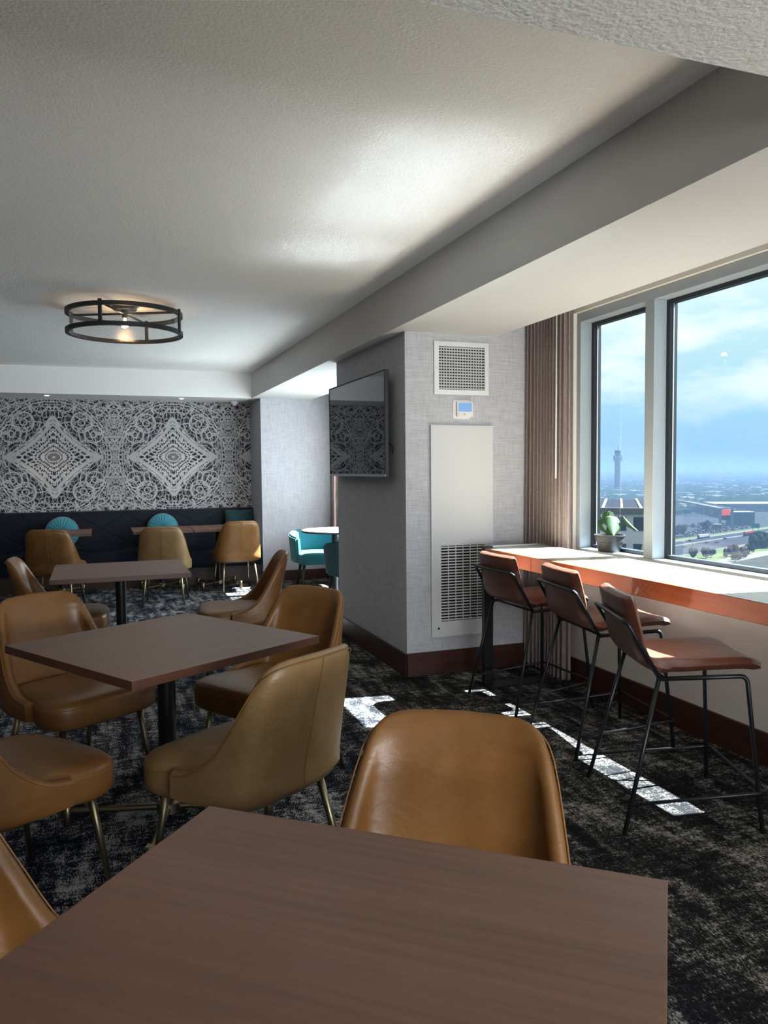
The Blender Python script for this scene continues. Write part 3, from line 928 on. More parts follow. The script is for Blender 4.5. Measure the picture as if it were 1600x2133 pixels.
# ------------------------------------------------------------------ teal armchairs and the round table
def make_armchair(label, x, y, rz, m):
    t = thing('armchair', label, 'armchair', (x, y, 0), rz, 'teal armchairs at the round table')
    n = 41
    def wrap(off, zb, zt):
        def fn(u, v):
            a = (u-0.5)*2*math.radians(128)
            rx, ry = 0.315-off, 0.30-off
            px, py = rx*math.sin(a), -ry*math.cos(a)
            drop = 0.07*max(0, (abs(a)-0.9)/1.34)
            h = zb+(zt-drop-zb)*v
            k = 1+0.10*v
            return (px*k, py*k+0.02, h)
        return fn
    bm = B()
    A = grid(bm, n, 8, wrap(0, .315, .70)); C = grid(bm, n, 8, wrap(.075, .315, .69))
    for i in range(n-1):
        bm.faces.new((A[i][7], A[i+1][7], C[i+1][7], C[i][7])); bm.faces.new((A[i+1][0], A[i][0], C[i][0], C[i+1][0]))
    for i in (0, n-1):
        for j in range(7): bm.faces.new((A[i][j], A[i][j+1], C[i][j+1], C[i][j]))
    bmesh.ops.recalc_face_normals(bm, faces=bm.faces)
    bmesh.ops.bevel(bm, geom=[e for e in bm.edges if len(e.link_faces) == 2 and e.calc_face_angle(0) > 0.9], offset=0.02, segments=3, affect='EDGES')
    obj('backrest', bm, m, t, True, 60)
    bm = B()
    rows = []
    for sc, z in ((.90, .300), (.97, .315), (1, .345), (1, .40), (.97, .425), (.88, .44), (.5, .447), (.12, .447)):
        r = []
        for k in range(40):
            a = 2*PI*k/40
            ca, sa = math.cos(a), math.sin(a)
            xx = abs(ca)**.5*(1 if ca > 0 else -1)*0.26; yy = abs(sa)**.5*(1 if sa > 0 else -1)*0.27
            r.append(bm.verts.new((xx*sc, yy*sc+0.05, z)))
        rows.append(r)
    for a, c in zip(rows[:-1], rows[1:]):
        for j in range(40): bm.faces.new((a[j], a[(j+1) % 40], c[(j+1) % 40], c[j]))
    bm.faces.new(list(reversed(rows[0]))); bm.faces.new(rows[-1])
    obj('seat', bm, m, t, True, 50)
    for sx, sy in ((-1, 1), (1, 1), (-1, -1), (1, -1)):
        bm = B(); tube(bm, [(sx*.18, .05+sy*.17, .31), (sx*.22, .05+sy*.21, 0)], [.02, .013], 10)
        obj('leg', bm, M['blackmatte'], t, True)
    return t
make_armchair('bright teal velvet armchair by the pale wall, facing the round table', 2.515, 9.34, PI-0.12, M['teal'])
make_armchair('dark teal velvet armchair, back turned and half hidden by the pillar', 2.585, 7.98, 0.15, M['tealdark'])
def round_table():
    t = thing('round_table', 'round pale-topped table with black pedestal beyond the pillar', 'table', (2.56, 8.68, 0))
    bm = B(); lathe(bm, [(.37, .722), (.385, .728), (.385, .738)], 48); obj('edge_band', bm, M['blackmatte'], t, True, 40)
    bm = B(); lathe(bm, [(.383, .738), (.385, .742), (.383, .75)], 48); obj('tabletop', bm, M['roundtop'], t, True, 40)
    bm = B(); lathe(bm, [(.035, .02), (.035, .722)], 20); obj('pole', bm, M['blackmatte'], t, True, 40)
    bm = B(); lathe(bm, [(.20, 0), (.20, .012), (.05, .03)], 32); obj('base', bm, M['blackmatte'], t, True, 40)
round_table()

# ------------------------------------------------------------------ things on the pillar
PY = 4.956
def vent():
    x0, x1, z0, z1 = 2.185, 2.605, 1.953, 2.318
    cx, cz = (x0+x1)/2, (z0+z1)/2
    t = thing('air_vent', 'square white louvred air vent at the pillar\'s top', 'vent', (cx, PY, cz))
    def part(name, bm, m, par=t, **k):
        bmesh.ops.translate(bm, verts=bm.verts, vec=(-cx, -PY, -cz))
        return obj(name, bm, m, par, **k)
    f = 0.034
    bm = B(); box(bm, x0, x1, PY-0.004, PY-0.0005, z0, z1); part('backing', bm, M['dark'])
    bm = B()
    o = [(x0, z0), (x1, z0), (x1, z1), (x0, z1)]; i_ = [(x0+f, z0+f), (x1-f, z0+f), (x1-f, z1-f), (x0+f, z1-f)]
    for k in range(4):
        a, b, c, d = o[k], o[(k+1) % 4], i_[(k+1) % 4], i_[k]
        quad(bm, [(a[0], PY-0.010, a[1]), (b[0], PY-0.010, b[1]), (c[0], PY-0.016, c[1]), (d[0], PY-0.016, d[1])])
        quad(bm, [(a[0], PY, a[1]), (b[0], PY, b[1]), (b[0], PY-0.010, b[1]), (a[0], PY-0.010, a[1])])
        quad(bm, [(d[0], PY-0.016, d[1]), (c[0], PY-0.016, c[1]), (c[0], PY-0.002, c[1]), (d[0], PY-0.002, d[1])])
    bmesh.ops.recalc_face_normals(bm, faces=bm.faces)
    part('frame', bm, M['white'])
    n = 15
    first = None
    for k in range(n):
        z = z0+f+(k+0.5)*(z1-z0-2*f)/n
        if first is None:
            bm = B()
            zz = z
            a = [(PY-0.020, zz-0.005), (PY-0.018, zz-0.0065), (PY-0.007, zz+0.003), (PY-0.009, zz+0.0055)]
            lo = [bm.verts.new((x0+f, y, z_)) for y, z_ in a]; hi = [bm.verts.new((x1-f, y, z_)) for y, z_ in a]
            for q in range(4): bm.faces.new((lo[q], lo[(q+1) % 4], hi[(q+1) % 4], hi[q]))
            bm.faces.new(lo); bm.faces.new(hi)
            bmesh.ops.recalc_face_normals(bm, faces=bm.faces)
            first = part('slat', bm, M['white'])
            zf = z
        else:
            c = first.copy(); COL.objects.link(c); c.location = (0, 0, z-zf)
    bm = B()
    m = 17
    for k in range(1, m):
        x = x0+f+k*(x1-x0-2*f)/m
        box(bm, x-0.003, x+0.003, PY-0.0058, PY-0.0042, z0+f, z1-f)
    part('rear_vanes', bm, M['white'])
    for sx in (x0+0.014, x1-0.014):
        bm = B(); lathe(bm, [(.004, 0), (.004, .0015)], 10)
        bmesh.ops.rotate(bm, verts=bm.verts, cent=(0, 0, 0), matrix=Matrix.Rotation(PI/2, 3, 'X'))
        bmesh.ops.translate(bm, verts=bm.verts, vec=(sx, PY-0.0118, (z0+z1)/2))
        part('screw', bm, M['steel'])
vent()
def rrect_prism(bm, x0, x1, z0, z1, y0, y1, r=0.012, seg=5):
    pts = []
    for cx, cz, a0 in ((x1-r, z1-r, 0), (x0+r, z1-r, 90), (x0+r, z0+r, 180), (x1-r, z0+r, 270)):
        for k in range(seg+1):
            a = math.radians(a0+90*k/seg); pts.append((cx+r*math.cos(a), cz+r*math.sin(a)))
    a = [bm.verts.new((x, y0, z)) for x, z in pts]; b = [bm.verts.new((x, y1, z)) for x, z in pts]
    n = len(pts)
    bm.faces.new(a); bm.faces.new(list(reversed(b)))
    for j in range(n): bm.faces.new((a[(j+1) % n], a[j], b[j], b[(j+1) % n]))
    bmesh.ops.recalc_face_normals(bm, faces=bm.faces)
def thermostat():
    cx, cz = 2.40, 1.855
    t = thing('thermostat', 'small white wall thermostat with a blue screen between vent and tall panel', 'thermostat', (cx, PY, cz))
    def part(name, bm, m, **k):
        bmesh.ops.translate(bm, verts=bm.verts, vec=(-cx, -PY, -cz))
        return obj(name, bm, m, t, **k)
    bm = B(); rrect_prism(bm, 2.329, 2.462, 1.787, 1.919, PY-0.006, PY-0.0003, 0.012); part('backplate', bm, M['gold'])
    bm = B(); rrect_prism(bm, 2.350, 2.470, 1.802, 1.905, PY-0.030, PY-0.006, 0.010); part('body', bm, M['gold'])
    bm = B(); rrect_prism(bm, 2.358, 2.462, 1.836, 1.897, PY-0.0315, PY-0.0300, 0.003); part('screen', bm, M['lcd'])
    for x, r in ((2.366, .003), (2.405, .0045)):
        bm = B(); lathe(bm, [(r, 0), (r*.8, .0015)], 12)
        bmesh.ops.rotate(bm, verts=bm.verts, cent=(0, 0, 0), matrix=Matrix.Rotation(PI/2, 3, 'X'))
        bmesh.ops.translate(bm, verts=bm.verts, vec=(x, PY-0.030, 1.819))
        part('button', bm, M['grey'])
thermostat()
def access_panel():
    x0, x1, z0, z1 = 2.152, 2.630, 0.265, 1.741
    cx, cz = (x0+x1)/2, z0
    t = thing('access_panel', 'tall ivory steel access panel with a louvred grille, on the pillar', 'panel', (cx, PY-0.001, cz))
    def part(name, bm, m, par=t, **k):
        bmesh.ops.translate(bm, verts=bm.verts, vec=(-cx, -PY, -cz))
        return obj(name, bm, m, par, **k)
    gx0, gx1, gz0, gz1 = 2.224, 2.562, 0.372, 0.903
    y0 = PY-0.022
    bm = B()
    box(bm, x0, gx0, y0, PY, z0, z1); box(bm, gx1, x1, y0, PY, z0, z1)
    box(bm, gx0, gx1, y0, PY, z0, gz0); box(bm, gx0, gx1, y0, PY, gz1, z1)
    bmesh.ops.remove_doubles(bm, verts=bm.verts, dist=1e-5)
    part('body', bm, M['panel'])
    bm = B(); box(bm, gx0, gx1, PY-0.003, PY-0.0008, gz0, gz1); part('backing', bm, M['dark'])
    n = 26
    first = None
    st = (gz1-gz0)/n
    for k in range(n):
        z = gz0+(k+0.5)*st
        if first is None:
            bm = B()
            box(bm, gx0, gx1, y0+0.001, y0+0.007, z-0.0045, z+0.0045)
            first = part('grille_slat', bm, M['panel']); zf = z
        else:
            c = first.copy(); COL.objects.link(c); c.location = (0, 0, z-zf)
    for k in range(1, 6):
        x = gx0+k*(gx1-gx0)/6
        bm = B(); box(bm, x-0.003, x+0.003, y0+0.0005, y0+0.0025, gz0, gz1); part('grille_bar', bm, M['panel'])
    bm = B(); lathe(bm, [(.008, 0), (.008, .003)], 14)
    bmesh.ops.rotate(bm, verts=bm.verts, cent=(0, 0, 0), matrix=Matrix.Rotation(PI/2, 3, 'X'))
    bmesh.ops.translate(bm, verts=bm.verts, vec=(2.203, y0, 0.325))
    part('lock', bm, M['black'])
access_panel()
def television():
    y0, y1, z0, z1 = 5.134, 6.525, 1.388, 2.138
    X = 1.890
    cy_, cz = (y0+y1)/2, (z0+z1)/2
    t = thing('television', 'large black flat television mounted on the pillar\'s dark side', 'television', (1.972, cy_, cz))
    def part(name, bm, m, **k):
        bmesh.ops.translate(bm, verts=bm.verts, vec=(-1.972, -cy_, -cz))
        return obj(name, bm, m, t, **k)
    bm = B(); box(bm, X+0.002, X+0.030, y0, y1, z0, z1, 0.004); part('housing', bm, M['tvcase'])
    bm = B(); box(bm, X+0.030, X+0.050, y0+0.06, y1-0.25, z0+0.04, z1-0.08, 0.006); part('rear_cover', bm, M['tvcase'])
    bm = B(); quad(bm, [(X+0.0005, y1-0.012, z0+0.020), (X+0.0005, y0+0.012, z0+0.020), (X+0.0005, y0+0.012, z1-0.012), (X+0.0005, y1-0.012, z1-0.012)])
    part('screen', bm, M['tv'])
    bm = B(); box(bm, X-0.002, X+0.002, y0, y1, z0, z0+0.018); part('bottom_bezel', bm, M['steel'])
    bm = B()
    box(bm, X-0.0015, X+0.002, y0, y1, z1-0.011, z1); box(bm, X-0.0015, X+0.002, y0, y0+0.011, z0+0.018, z1-0.011); box(bm, X-0.0015, X+0.002, y1-0.011, y1, z0+0.018, z1-0.011)
    part('bezel', bm, M['blackmatte'])
    bm = B(); box(bm, X+0.050, 1.9715, cy_-0.2, cy_+0.2, cz-0.15, cz+0.15); part('wall_bracket', bm, M['blackmatte'])
    bm = B(); tube(bm, [(X+0.04, y0+0.03, cz-0.14), (X+0.06, y0+0.005, cz-0.17), (X+0.066, y0+0.03, cz-0.21)], 0.005, 8); part('cable', bm, M['blackmatte'], smooth=True)
television()

# ------------------------------------------------------------------ curtains
def curtain(label, x, y0, y1, z0, z1, folds, amp, flare):
    t = thing('curtain', label, 'curtain', (x, (y0+y1)/2, 0), 0)
    yc = (y0+y1)/2
    rnd = random.Random(3)
    ph = [rnd.uniform(-0.5, 0.5) for _ in range(8)]
    def fn(u, v):
        z = z0+(z1-z0)*v
        k = 1-v
        uu = u+0.012*math.sin(2*PI*u*3+ph[0])
        yy = y0+(y1-y0)*uu
        yy = yc+(yy-yc)*(1+flare*k)
        a = amp*(0.65+0.5*k)*(0.75+0.35*math.sin(7*u+ph[1]))
        xx = a*math.sin(2*PI*folds*uu+0.5*math.sin(4*u+ph[2])+0.25*k*math.sin(9*u))-0.02*k*flare*4
        yy += 0.010*math.sin(4*PI*folds*uu+ph[3])
        return (xx, yy-yc, z)
    bm = B(); grid(bm, 260, 26, fn)
    r = bmesh.ops.solidify(bm, geom=bm.faces[:], thickness=0.0025)
    bmesh.ops.recalc_face_normals(bm, faces=bm.faces)
    obj('cloth', bm, M['curtain'], t, True)
    bm = B(); box(bm, -0.010, 0.010, y0-0.05-yc, y1-yc, z1-0.002, z1+0.018); obj('track', bm, M['white'], t)
    # pull wand hanging among the folds
    bm = B(); tube(bm, [(-0.055, y0+0.06-yc, z1-0.02), (-0.060, y0+0.055-yc, 1.37)], 0.005, 8); obj('pull_wand', bm, M['white'], t, True)
    return t
curtain('taupe linen curtain gathered beside the big window, hanging to the floor', 2.912, 4.415, 4.925, 0.02, 2.56, 12, 0.028, 0.05)
curtain('taupe linen curtain in the far bay, half hidden behind the television', 2.905, 9.42, 9.97, 0.02, 2.56, 12, 0.030, 0.0)

# ------------------------------------------------------------------ potted plant on the sill
def plant():
    px, py, pz = 3.035, 4.135, 0.905
    t = thing('potted_plant', 'young split-leaf plant in a grey plastic pot on the window sill', 'plant', (px, py, pz))
    bm = B(); lathe(bm, [(.066, 0), (.070, .004), (.0795, .062), (.0875, .066), (.0905, .098), (.0965, .10), (.0965, .108), (.088, .108), (.085, .085), (.0845, .082)], 40, cap=True)
    obj('pot', bm, M['pot'], t, True, 40)
    bm = B(); lathe(bm, [(.086, .0845), (.05, .090), (.01, .092)], 32); obj('soil', bm, M['soil'], t, True)
    vx = Vector((math.cos(YAW), -math.sin(YAW), 0)); vy = Vector((math.sin(YAW), math.cos(YAW), 0))
    def W(a, b, c): return vx*a+vy*b+Vector((0, 0, c))
    bm = B(); tube(bm, [W(-.018, 0, .085), W(-.017, 0, .13), W(-.010, -.008, .19), W(-.012, -.004, .222)], [.008, .007, .004, .003], 8)
    s1 = obj('stem', bm, M['stem'], t, True)
    def leaf(L, wfun, frame, hole=None, curl=0.0, droop=0.0):
        bm = B(); nu, nv = 41, 41
        o, ax, ay, az = frame
        def fn(u, v):
            s = v; a = 2*u-1
            w = wfun(s)
            x = a*w; y = s*L
            z = curl*(a*a)*w-droop*s*s*L
            return o+ax*x+ay*y+az*z
        V = grid(bm, nu, nv, fn)
        if hole:
            dead = []
            bm.faces.ensure_lookup_table()
            for f in bm.faces:
                c = f.calc_center_median()-o
                for hx, hy, rx, ry, rot in hole:
                    x, y = c.dot(ax)-hx, c.dot(ay)-hy
                    xr, yr = x*math.cos(rot)+y*math.sin(rot), -x*math.sin(rot)+y*math.cos(rot)
                    if (xr/rx)**2+(yr/ry)**2 < 1: dead.append(f); break
            bmesh.ops.delete(bm, geom=dead, context='FACES')
        bmesh.ops.remove_doubles(bm, verts=bm.verts, dist=0.0002)
        bmesh.ops.solidify(bm, geom=bm.faces[:], thickness=0.0012)
        bmesh.ops.recalc_face_normals(bm, faces=bm.faces)
        return bm
    wf = cr([0, .04, .14, .3, .5, .7, .88, 1], [.0, .050, .066, .072, .066, .048, .022, 0.0])
    dn = (W(.12, -.35, -.93)).normalized(); ac = W(1, 0.0, 0.13).normalized(); nz = ac.cross(dn).normalized()
    o1 = obj('leaf', leaf(.135, wf, (W(-.010, -.004, .226), ac, dn, nz), [(-.033, .070, .010, .028, -.35)], .45, .12), M['leaf'], t, True)
    # the two lobes above the leaf stalk
    wl = cr([0, .2, .5, .8, 1], [.016, .026, .027, .019, .0])
    up = W(-.55, .2, .75).normalized(); a2 = W(.75, 0, .55).normalized()
    obj('leaf_lobe', leaf(.042, wl, (W(-.016, .003, .218), a2, up, a2.cross(up).normalized()), None, .15, .1), M['leaf'], o1, True)
    up = W(.62, .2, .72).normalized(); a2 = W(.75, 0, -.6).normalized()
    obj('leaf_lobe', leaf(.044, wl, (W(-.004, .003, .218), a2, up, a2.cross(up).normalized()), None, .15, .1), M['leaf'], o1, True)
    bm = B(); tube(bm, [W(.024, 0, .085), W(.058, -.004, .14), W(.092, 0, .190)], [.005, .0035, .0028], 8)
    obj('stem', bm, M['stem'], t, True)
    wf2 = cr([0, .1, .3, .6, .85, 1], [.002, .014, .021, .017, .008, 0.0])
    dn = W(.60, -.1, -.80).normalized(); ac = W(.35, .5, .6).normalized(); ac = (ac-dn*ac.dot(dn)).normalized()
    obj('leaf', leaf(.125, wf2, (W(.086, 0, .222), ac, dn, ac.cross(dn).normalized()), None, .8, .18), M['leaf'], t, True)
plant()

# ------------------------------------------------------------------ drum ceiling light, spots, sensor
def drum_light():
    cx, cy_ = 0.219, 6.31
    t = thing('ceiling_light', 'black ringed drum ceiling light with clear seeded glass and glowing bulb', 'lamp', (cx, cy_, Z_C))
    R = 0.427
    zt, zb = -0.042, -0.215
    bm = B(); annulus_box(bm, R-0.026, R, zt-0.030, zt); obj('top_ring', bm, M['blackmatte'], t, True, 40)
    bm = B(); annulus_box(bm, R-0.026, R, zb, zb+0.030); obj('bottom_ring', bm, M['blackmatte'], t, True, 40)
    for a in (-115, -25, 65, 155):
        a = math.radians(a); d = Vector((math.cos(a), math.sin(a), 0)); q = Vector((-d.y, d.x, 0))
        bm = B(); vs = []
        for r, s in ((R-0.010, -1), (R+0.006, -1), (R+0.006, 1), (R-0.010, 1)):
            vs.append(d*r+q*s*0.012)
        lo = [bm.verts.new(v+Vector((0, 0, zb+0.004))) for v in vs]; hi = [bm.verts.new(v+Vector((0, 0, zt+0.012))) for v in vs]
        bm.faces.new(lo); bm.faces.new(list(reversed(hi)))
        for j in range(4): bm.faces.new((lo[j], hi[j], hi[(j+1) % 4], lo[(j+1) % 4]))
        bmesh.ops.recalc_face_normals(bm, faces=bm.faces)
        obj('upright', bm, M['blackmatte'], t)
    bm = B(); lathe(bm, [(R-0.030, zb+0.012), (R-0.030, zt-0.012)], 64, cap=False); obj('glass_shade', bm, M['drumglass'], t, True)
    bm = B(); lathe(bm, [(.085, -.028), (.09, -.022), (.09, 0)], 32); obj('canopy', bm, M['black'], t, True, 40)
    for k in range(2):
        a = math.radians(-25+90*k); d = Vector((math.cos(a), math.sin(a), 0))
        bm = B(); tube(bm, [d*-(R-0.01)+Vector((0, 0, zt-0.012)), d*(R-0.01)+Vector((0, 0, zt-0.012))], 0.009, 8); obj('cross_arm', bm, M['black'], t, True)
    bm = B(); lathe(bm, [(.018, -.085), (.022, -.08), (.022, -.028)], 16); obj('socket', bm, M['black'], t, True, 40)
    bm = B(); lathe(bm, [(.012, -.085), (.014, -.095), (.030, -.125), (.032, -.14), (.024, -.160), (.006, -.170)], 20); obj('bulb', bm, M['drumglass'], t, True)
    bm = B(); tube(bm, [(-.006, 0, -.092), (-.012, 0, -.135), (0, 0, -.150), (.012, 0, -.135), (.006, 0, -.092)], 0.0035, 6); obj('filament', bm, M['bulb'], t, True)
    d = bpy.data.lights.new('lamp_glow', 'POINT'); d.energy = 2.5; d.color = (1.0, 0.62, 0.30); d.shadow_soft_size = 0.03
    o = bpy.data.objects.new('lamp_glow', d); COL.objects.link(o); o.parent = t; o.location = (0, 0, -0.128)
drum_light()
def spot(label, x, y):
    t = thing('recessed_spotlight', label, 'lamp', (x, y, Z_S), 0, 'recessed spotlights above the banquette')
    bm = B(); lathe(bm, [(.048, -.004), (.052, -.002), (.052, 0)], 24); obj('trim_ring', bm, M['white'], t, True, 40)
    bm = B(); lathe(bm, [(.020, -.007), (.026, -.0045)], 20); obj('lens', bm, M['spot'], t, True)
    d = bpy.data.lights.new('spot_beam', 'SPOT'); d.energy = 9; d.spot_size = math.radians(75); d.spot_blend = 0.6; d.color = (1.0, 0.9, 0.76); d.shadow_soft_size = 0.02
    o = bpy.data.objects.new('spot_beam', d); COL.objects.link(o); o.parent = t; o.location = (0, 0, -0.015); o.rotation_euler = (0.12, 0, 0)
spot('left of the two tiny lit spotlights above the mural', -0.564, 10.27)
spot('right of the two tiny lit spotlights above the mural', 1.021, 10.30)
def sensor():
    t = thing('ceiling_sensor', 'small white dome sensor under the ceiling at the mural\'s right end', 'sensor', (1.74, 10.58, Z_S))
    bm = B(); lathe(bm, [(.052, -.03), (.056, -.025), (.056, 0)], 28); obj('base', bm, M['white'], t, True, 40)
    bm = B(); lathe(bm, [(.004, -.058), (.028, -.050), (.040, -.03)], 24); obj('dome', bm, M['white'], t, True)
sensor()

# ------------------------------------------------------------------ the city far below the window
GZ = -65.0
def ground_mat():
    m = mat('city_ground', (0.2, 0.2, 0.2), 0.9, spec=0.0); g = G(m)
    c = g.coord()
    a = g.noise(c, 0.004, 4.0, 0.6); b = g.noise(c, 0.03, 4.0, 0.65)
    f = g.math('ADD', g.math('MULTIPLY', a, 0.5), g.math('MULTIPLY', b, 0.5))
    g.base(g.ramp(f, [(0.38, (0.004, 0.006, 0.0055)), (0.5, (0.0065, 0.009, 0.0085)), (0.58, (0.011, 0.012, 0.012)), (0.68, (0.020, 0.020, 0.0195))]))
    return m
M['ground'] = ground_mat()
M['asphalt'] = mat('asphalt', (0.0099, 0.0111, 0.0138), 0.9, spec=0.0)
M['lot'] = mat('parking_asphalt', (0.0120, 0.0129, 0.0150), 0.9, spec=0.0)
M['concrete'] = mat('pale_concrete', (0.0441, 0.0441, 0.0420), 0.9, spec=0.0)
M['roofw'] = mat('white_roof', (0.0867, 0.0867, 0.0842), 0.8, spec=0.0)
M['roofd'] = mat('slate_roof', (0.0105, 0.0126, 0.0156), 0.8, spec=0.0)
M['tanwall'] = mat('tan_wall', (0.0600, 0.0492, 0.0420), 0.8, spec=0.0)
M['facade'] = mat('terminal_facade', (0.3672, 0.3672, 0.3586), 0.8, spec=0.0)
M['bluewin'] = mat('blue_window', (0.0162, 0.0405, 0.0585), 0.35, spec=0.0)
M['bluebldg'] = mat('blue_cladding', (0.0198, 0.0450, 0.0765), 0.5, spec=0.0)
M['verge'] = mat('verge_grass', (0.0288, 0.0374, 0.0158), 0.95, spec=0.0)
M['lawn'] = mat('lawn_grass', (0.0288, 0.0595, 0.0211), 0.95, spec=0.0)
M['tree'] = mat('tree_foliage', (0.0039, 0.0072, 0.0036), 0.95, spec=0.0)
M['bare'] = mat('bare_branches', (0.0096, 0.0090, 0.0078), 0.95, spec=0.0)
M['signred'] = mat('lit_red_screen', (0.3, 0.02, 0.02), 0.5, spec=0.0, emit=(1.0, 0.10, 0.09), emit_s=0.42)
M['signgreen'] = mat('green_road_sign', (0.0048, 0.0720, 0.0540), 0.5, spec=0.0)
M['tower'] = mat('tower_concrete', (0.0135, 0.0144, 0.0156), 0.8, spec=0.0)
CARM = [mat('car_paint_%s' % n, c, 0.4, spec=0.05) for n, c in (('white', (0.0600, 0.0600, 0.0600)), ('silver', (0.0330, 0.0345, 0.0360)), ('dark', (0.0036, 0.0039, 0.0048)), ('grey', (0.0135, 0.0141, 0.0150)), ('blue', (0.0036, 0.0060, 0.0150)), ('red', (0.0270, 0.0024, 0.0018)))]
M['truckred'] = mat('truck_red', (0.0510, 0.0042, 0.0036), 0.5, spec=0.0)
M['carglass'] = mat('car_glass', (0.0024, 0.0030, 0.0036), 0.2, spec=0.0)
HU = Vector((0.924, 0.382, 0)); HN = Vector((-0.382, 0.924, 0))      # along and across the highway
HA = math.atan2(HU.y, HU.x)
def hw(t, n, z=0.0): return HU*t+HN*n+Vector((0, 0, GZ+z))
def sheet(name, t0, t1, n0, n1, z, m, th=0.25, kind='structure'):
    bm = B()
    P = [hw(t0, n0), hw(t1, n0), hw(t1, n1), hw(t0, n1)]
    lo = [bm.verts.new(p+Vector((0, 0, z-th))) for p in P]; hi = [bm.verts.new(p+Vector((0, 0, z))) for p in P]
    bm.faces.new(list(reversed(lo))); bm.faces.new(hi)
    for j in range(4): bm.faces.new((lo[j], lo[(j+1) % 4], hi[(j+1) % 4], hi[j]))
    return tag(obj(name, bm, m), kind=kind)
bm = B(); quad(bm, [(4, -30000, GZ), (40000, -30000, GZ), (40000, 40000, GZ), (4, 40000, GZ)])
tag(obj('ground', bm, M['ground']), kind='structure')
sheet('highway', -400, 1500, 279, 334, 0.3, M['asphalt'])
sheet('median_strip', -400, 1500, 313, 316, 1.0, M['concrete'], 0.9)
sheet('shoulder', -400, 1500, 333, 336, 0.5, M['concrete'], 0.5)
sheet('shoulder', -400, 1500, 277.5, 279.5, 0.5, M['concrete'], 0.5)
sheet('verge', -400, 1500, 336, 346, 0.2, M['verge'])
sheet('verge', -400, 1500, 246, 277.5, 0.2, M['verge'])
sheet('frontage_road', -400, 1500, 233, 246, 0.3, M['concrete'])
sheet('lawn', 588, 1100, 150, 222, 0.3, M['lawn'])
sheet('parking_lot', 560, 1000, 346, 520, 0.2, M['lot'])
def gbox(name, m, center, along, w, d, h, parent=None, z=0.0, bev=0):
    """box standing on the ground: w along the unit vector, d across it"""
    c = Vector(center); a = Vector((along[0], along[1], 0)).normalized(); q = Vector((-a.y, a.x, 0))
    bm = B()
    P = [c+a*(sx*w/2)+q*(sy*d/2) for sx, sy in ((-1, -1), (1, -1), (1, 1), (-1, 1))]
    lo = [bm.verts.new(Vector((p.x, p.y, GZ+z))) for p in P]; hi = [bm.verts.new(Vector((p.x, p.y, GZ+z+h))) for p in P]
    bm.faces.new(list(reversed(lo))); bm.faces.new(hi)
    for j in range(4): bm.faces.new((lo[j], lo[(j+1) % 4], hi[(j+1) % 4], hi[j]))
    return obj(name, bm, m, parent)
# cars: one mesh per paint, body, cabin and wheels shaped in one low-poly shell
def car_mesh(paint):
    bm = B()
    prof = [(-2.2, .45), (-2.2, .95), (-1.5, 1.02), (-1.1, 1.45), (0.4, 1.48), (1.1, 1.0), (2.1, .85), (2.25, .45)]
    a = [bm.verts.new((x, -.88 if z < 1.1 else -.70, z)) for x, z in prof]; b = [bm.verts.new((x, .88 if z < 1.1 else .70, z)) for x, z in prof]
    n = len(prof)
    for j in range(n):
        f = bm.faces.new((a[j], a[(j+1) % n], b[(j+1) % n], b[j]))
        if j in (2, 4): f.material_index = 1
    bm.faces.new(list(reversed(a))); bm.faces.new(b)
    for sx in (-1.35, 1.35):
        for sy in (-.8, .8):
            r = [[bm.verts.new((sx+.34*math.cos(k*PI/4), sy+dy, .34+.34*math.sin(k*PI/4))) for k in range(8)] for dy in (-.1, .1)]
            for k in range(8): bm.faces.new((r[0][k], r[0][(k+1) % 8], r[1][(k+1) % 8], r[1][k])).material_index = 1
            bm.faces.new(r[0]).material_index = 1; bm.faces.new(list(reversed(r[1]))).material_index = 1
    bmesh.ops.recalc_face_normals(bm, faces=bm.faces)
    me = bpy.data.meshes.new('car'); bm.to_mesh(me); bm.free()
    me.materials.append(paint); me.materials.append(M['carglass'])
    return me
CARS = [car_mesh(m) for m in CARM]
def car(me, t, n, ang=0.0, label='', group=None, z=0.3, name='car'):
    o = bpy.data.objects.new(name, me); COL.objects.link(o)
    o.location = hw(t, n, z); o.rotation_euler = (0, 0, HA+ang)
    return tag(o, label, 'car', group)
road_cars = [((451, 527), 0, 'white car on the highway, farthest left in the near lanes'), ((453, 516), 3, 'grey car on the highway nearest the window mullion'),
             ((482, 552), 0, 'white car in the highway\'s far lanes, left of the white truck'), ((496, 559), 2, 'dark car in the far lanes just behind the white truck'),
             ((472, 527), 1, 'silver car third from left in the near highway lanes'), ((497, 539), 3, 'grey car in the middle of the near highway lanes'),
             ((504, 535), 4, 'blue car right of the middle in the near highway lanes'), ((537, 560), 2, 'dark car in the near lanes behind the red truck')]
for (x, y), k, lab in road_cars:
    p = Vector((x, y, 0)); car(CARS[k], p.dot(HU), p.dot(HN), PI if p.dot(HN) > 315 else 0, lab, 'cars on the highway')
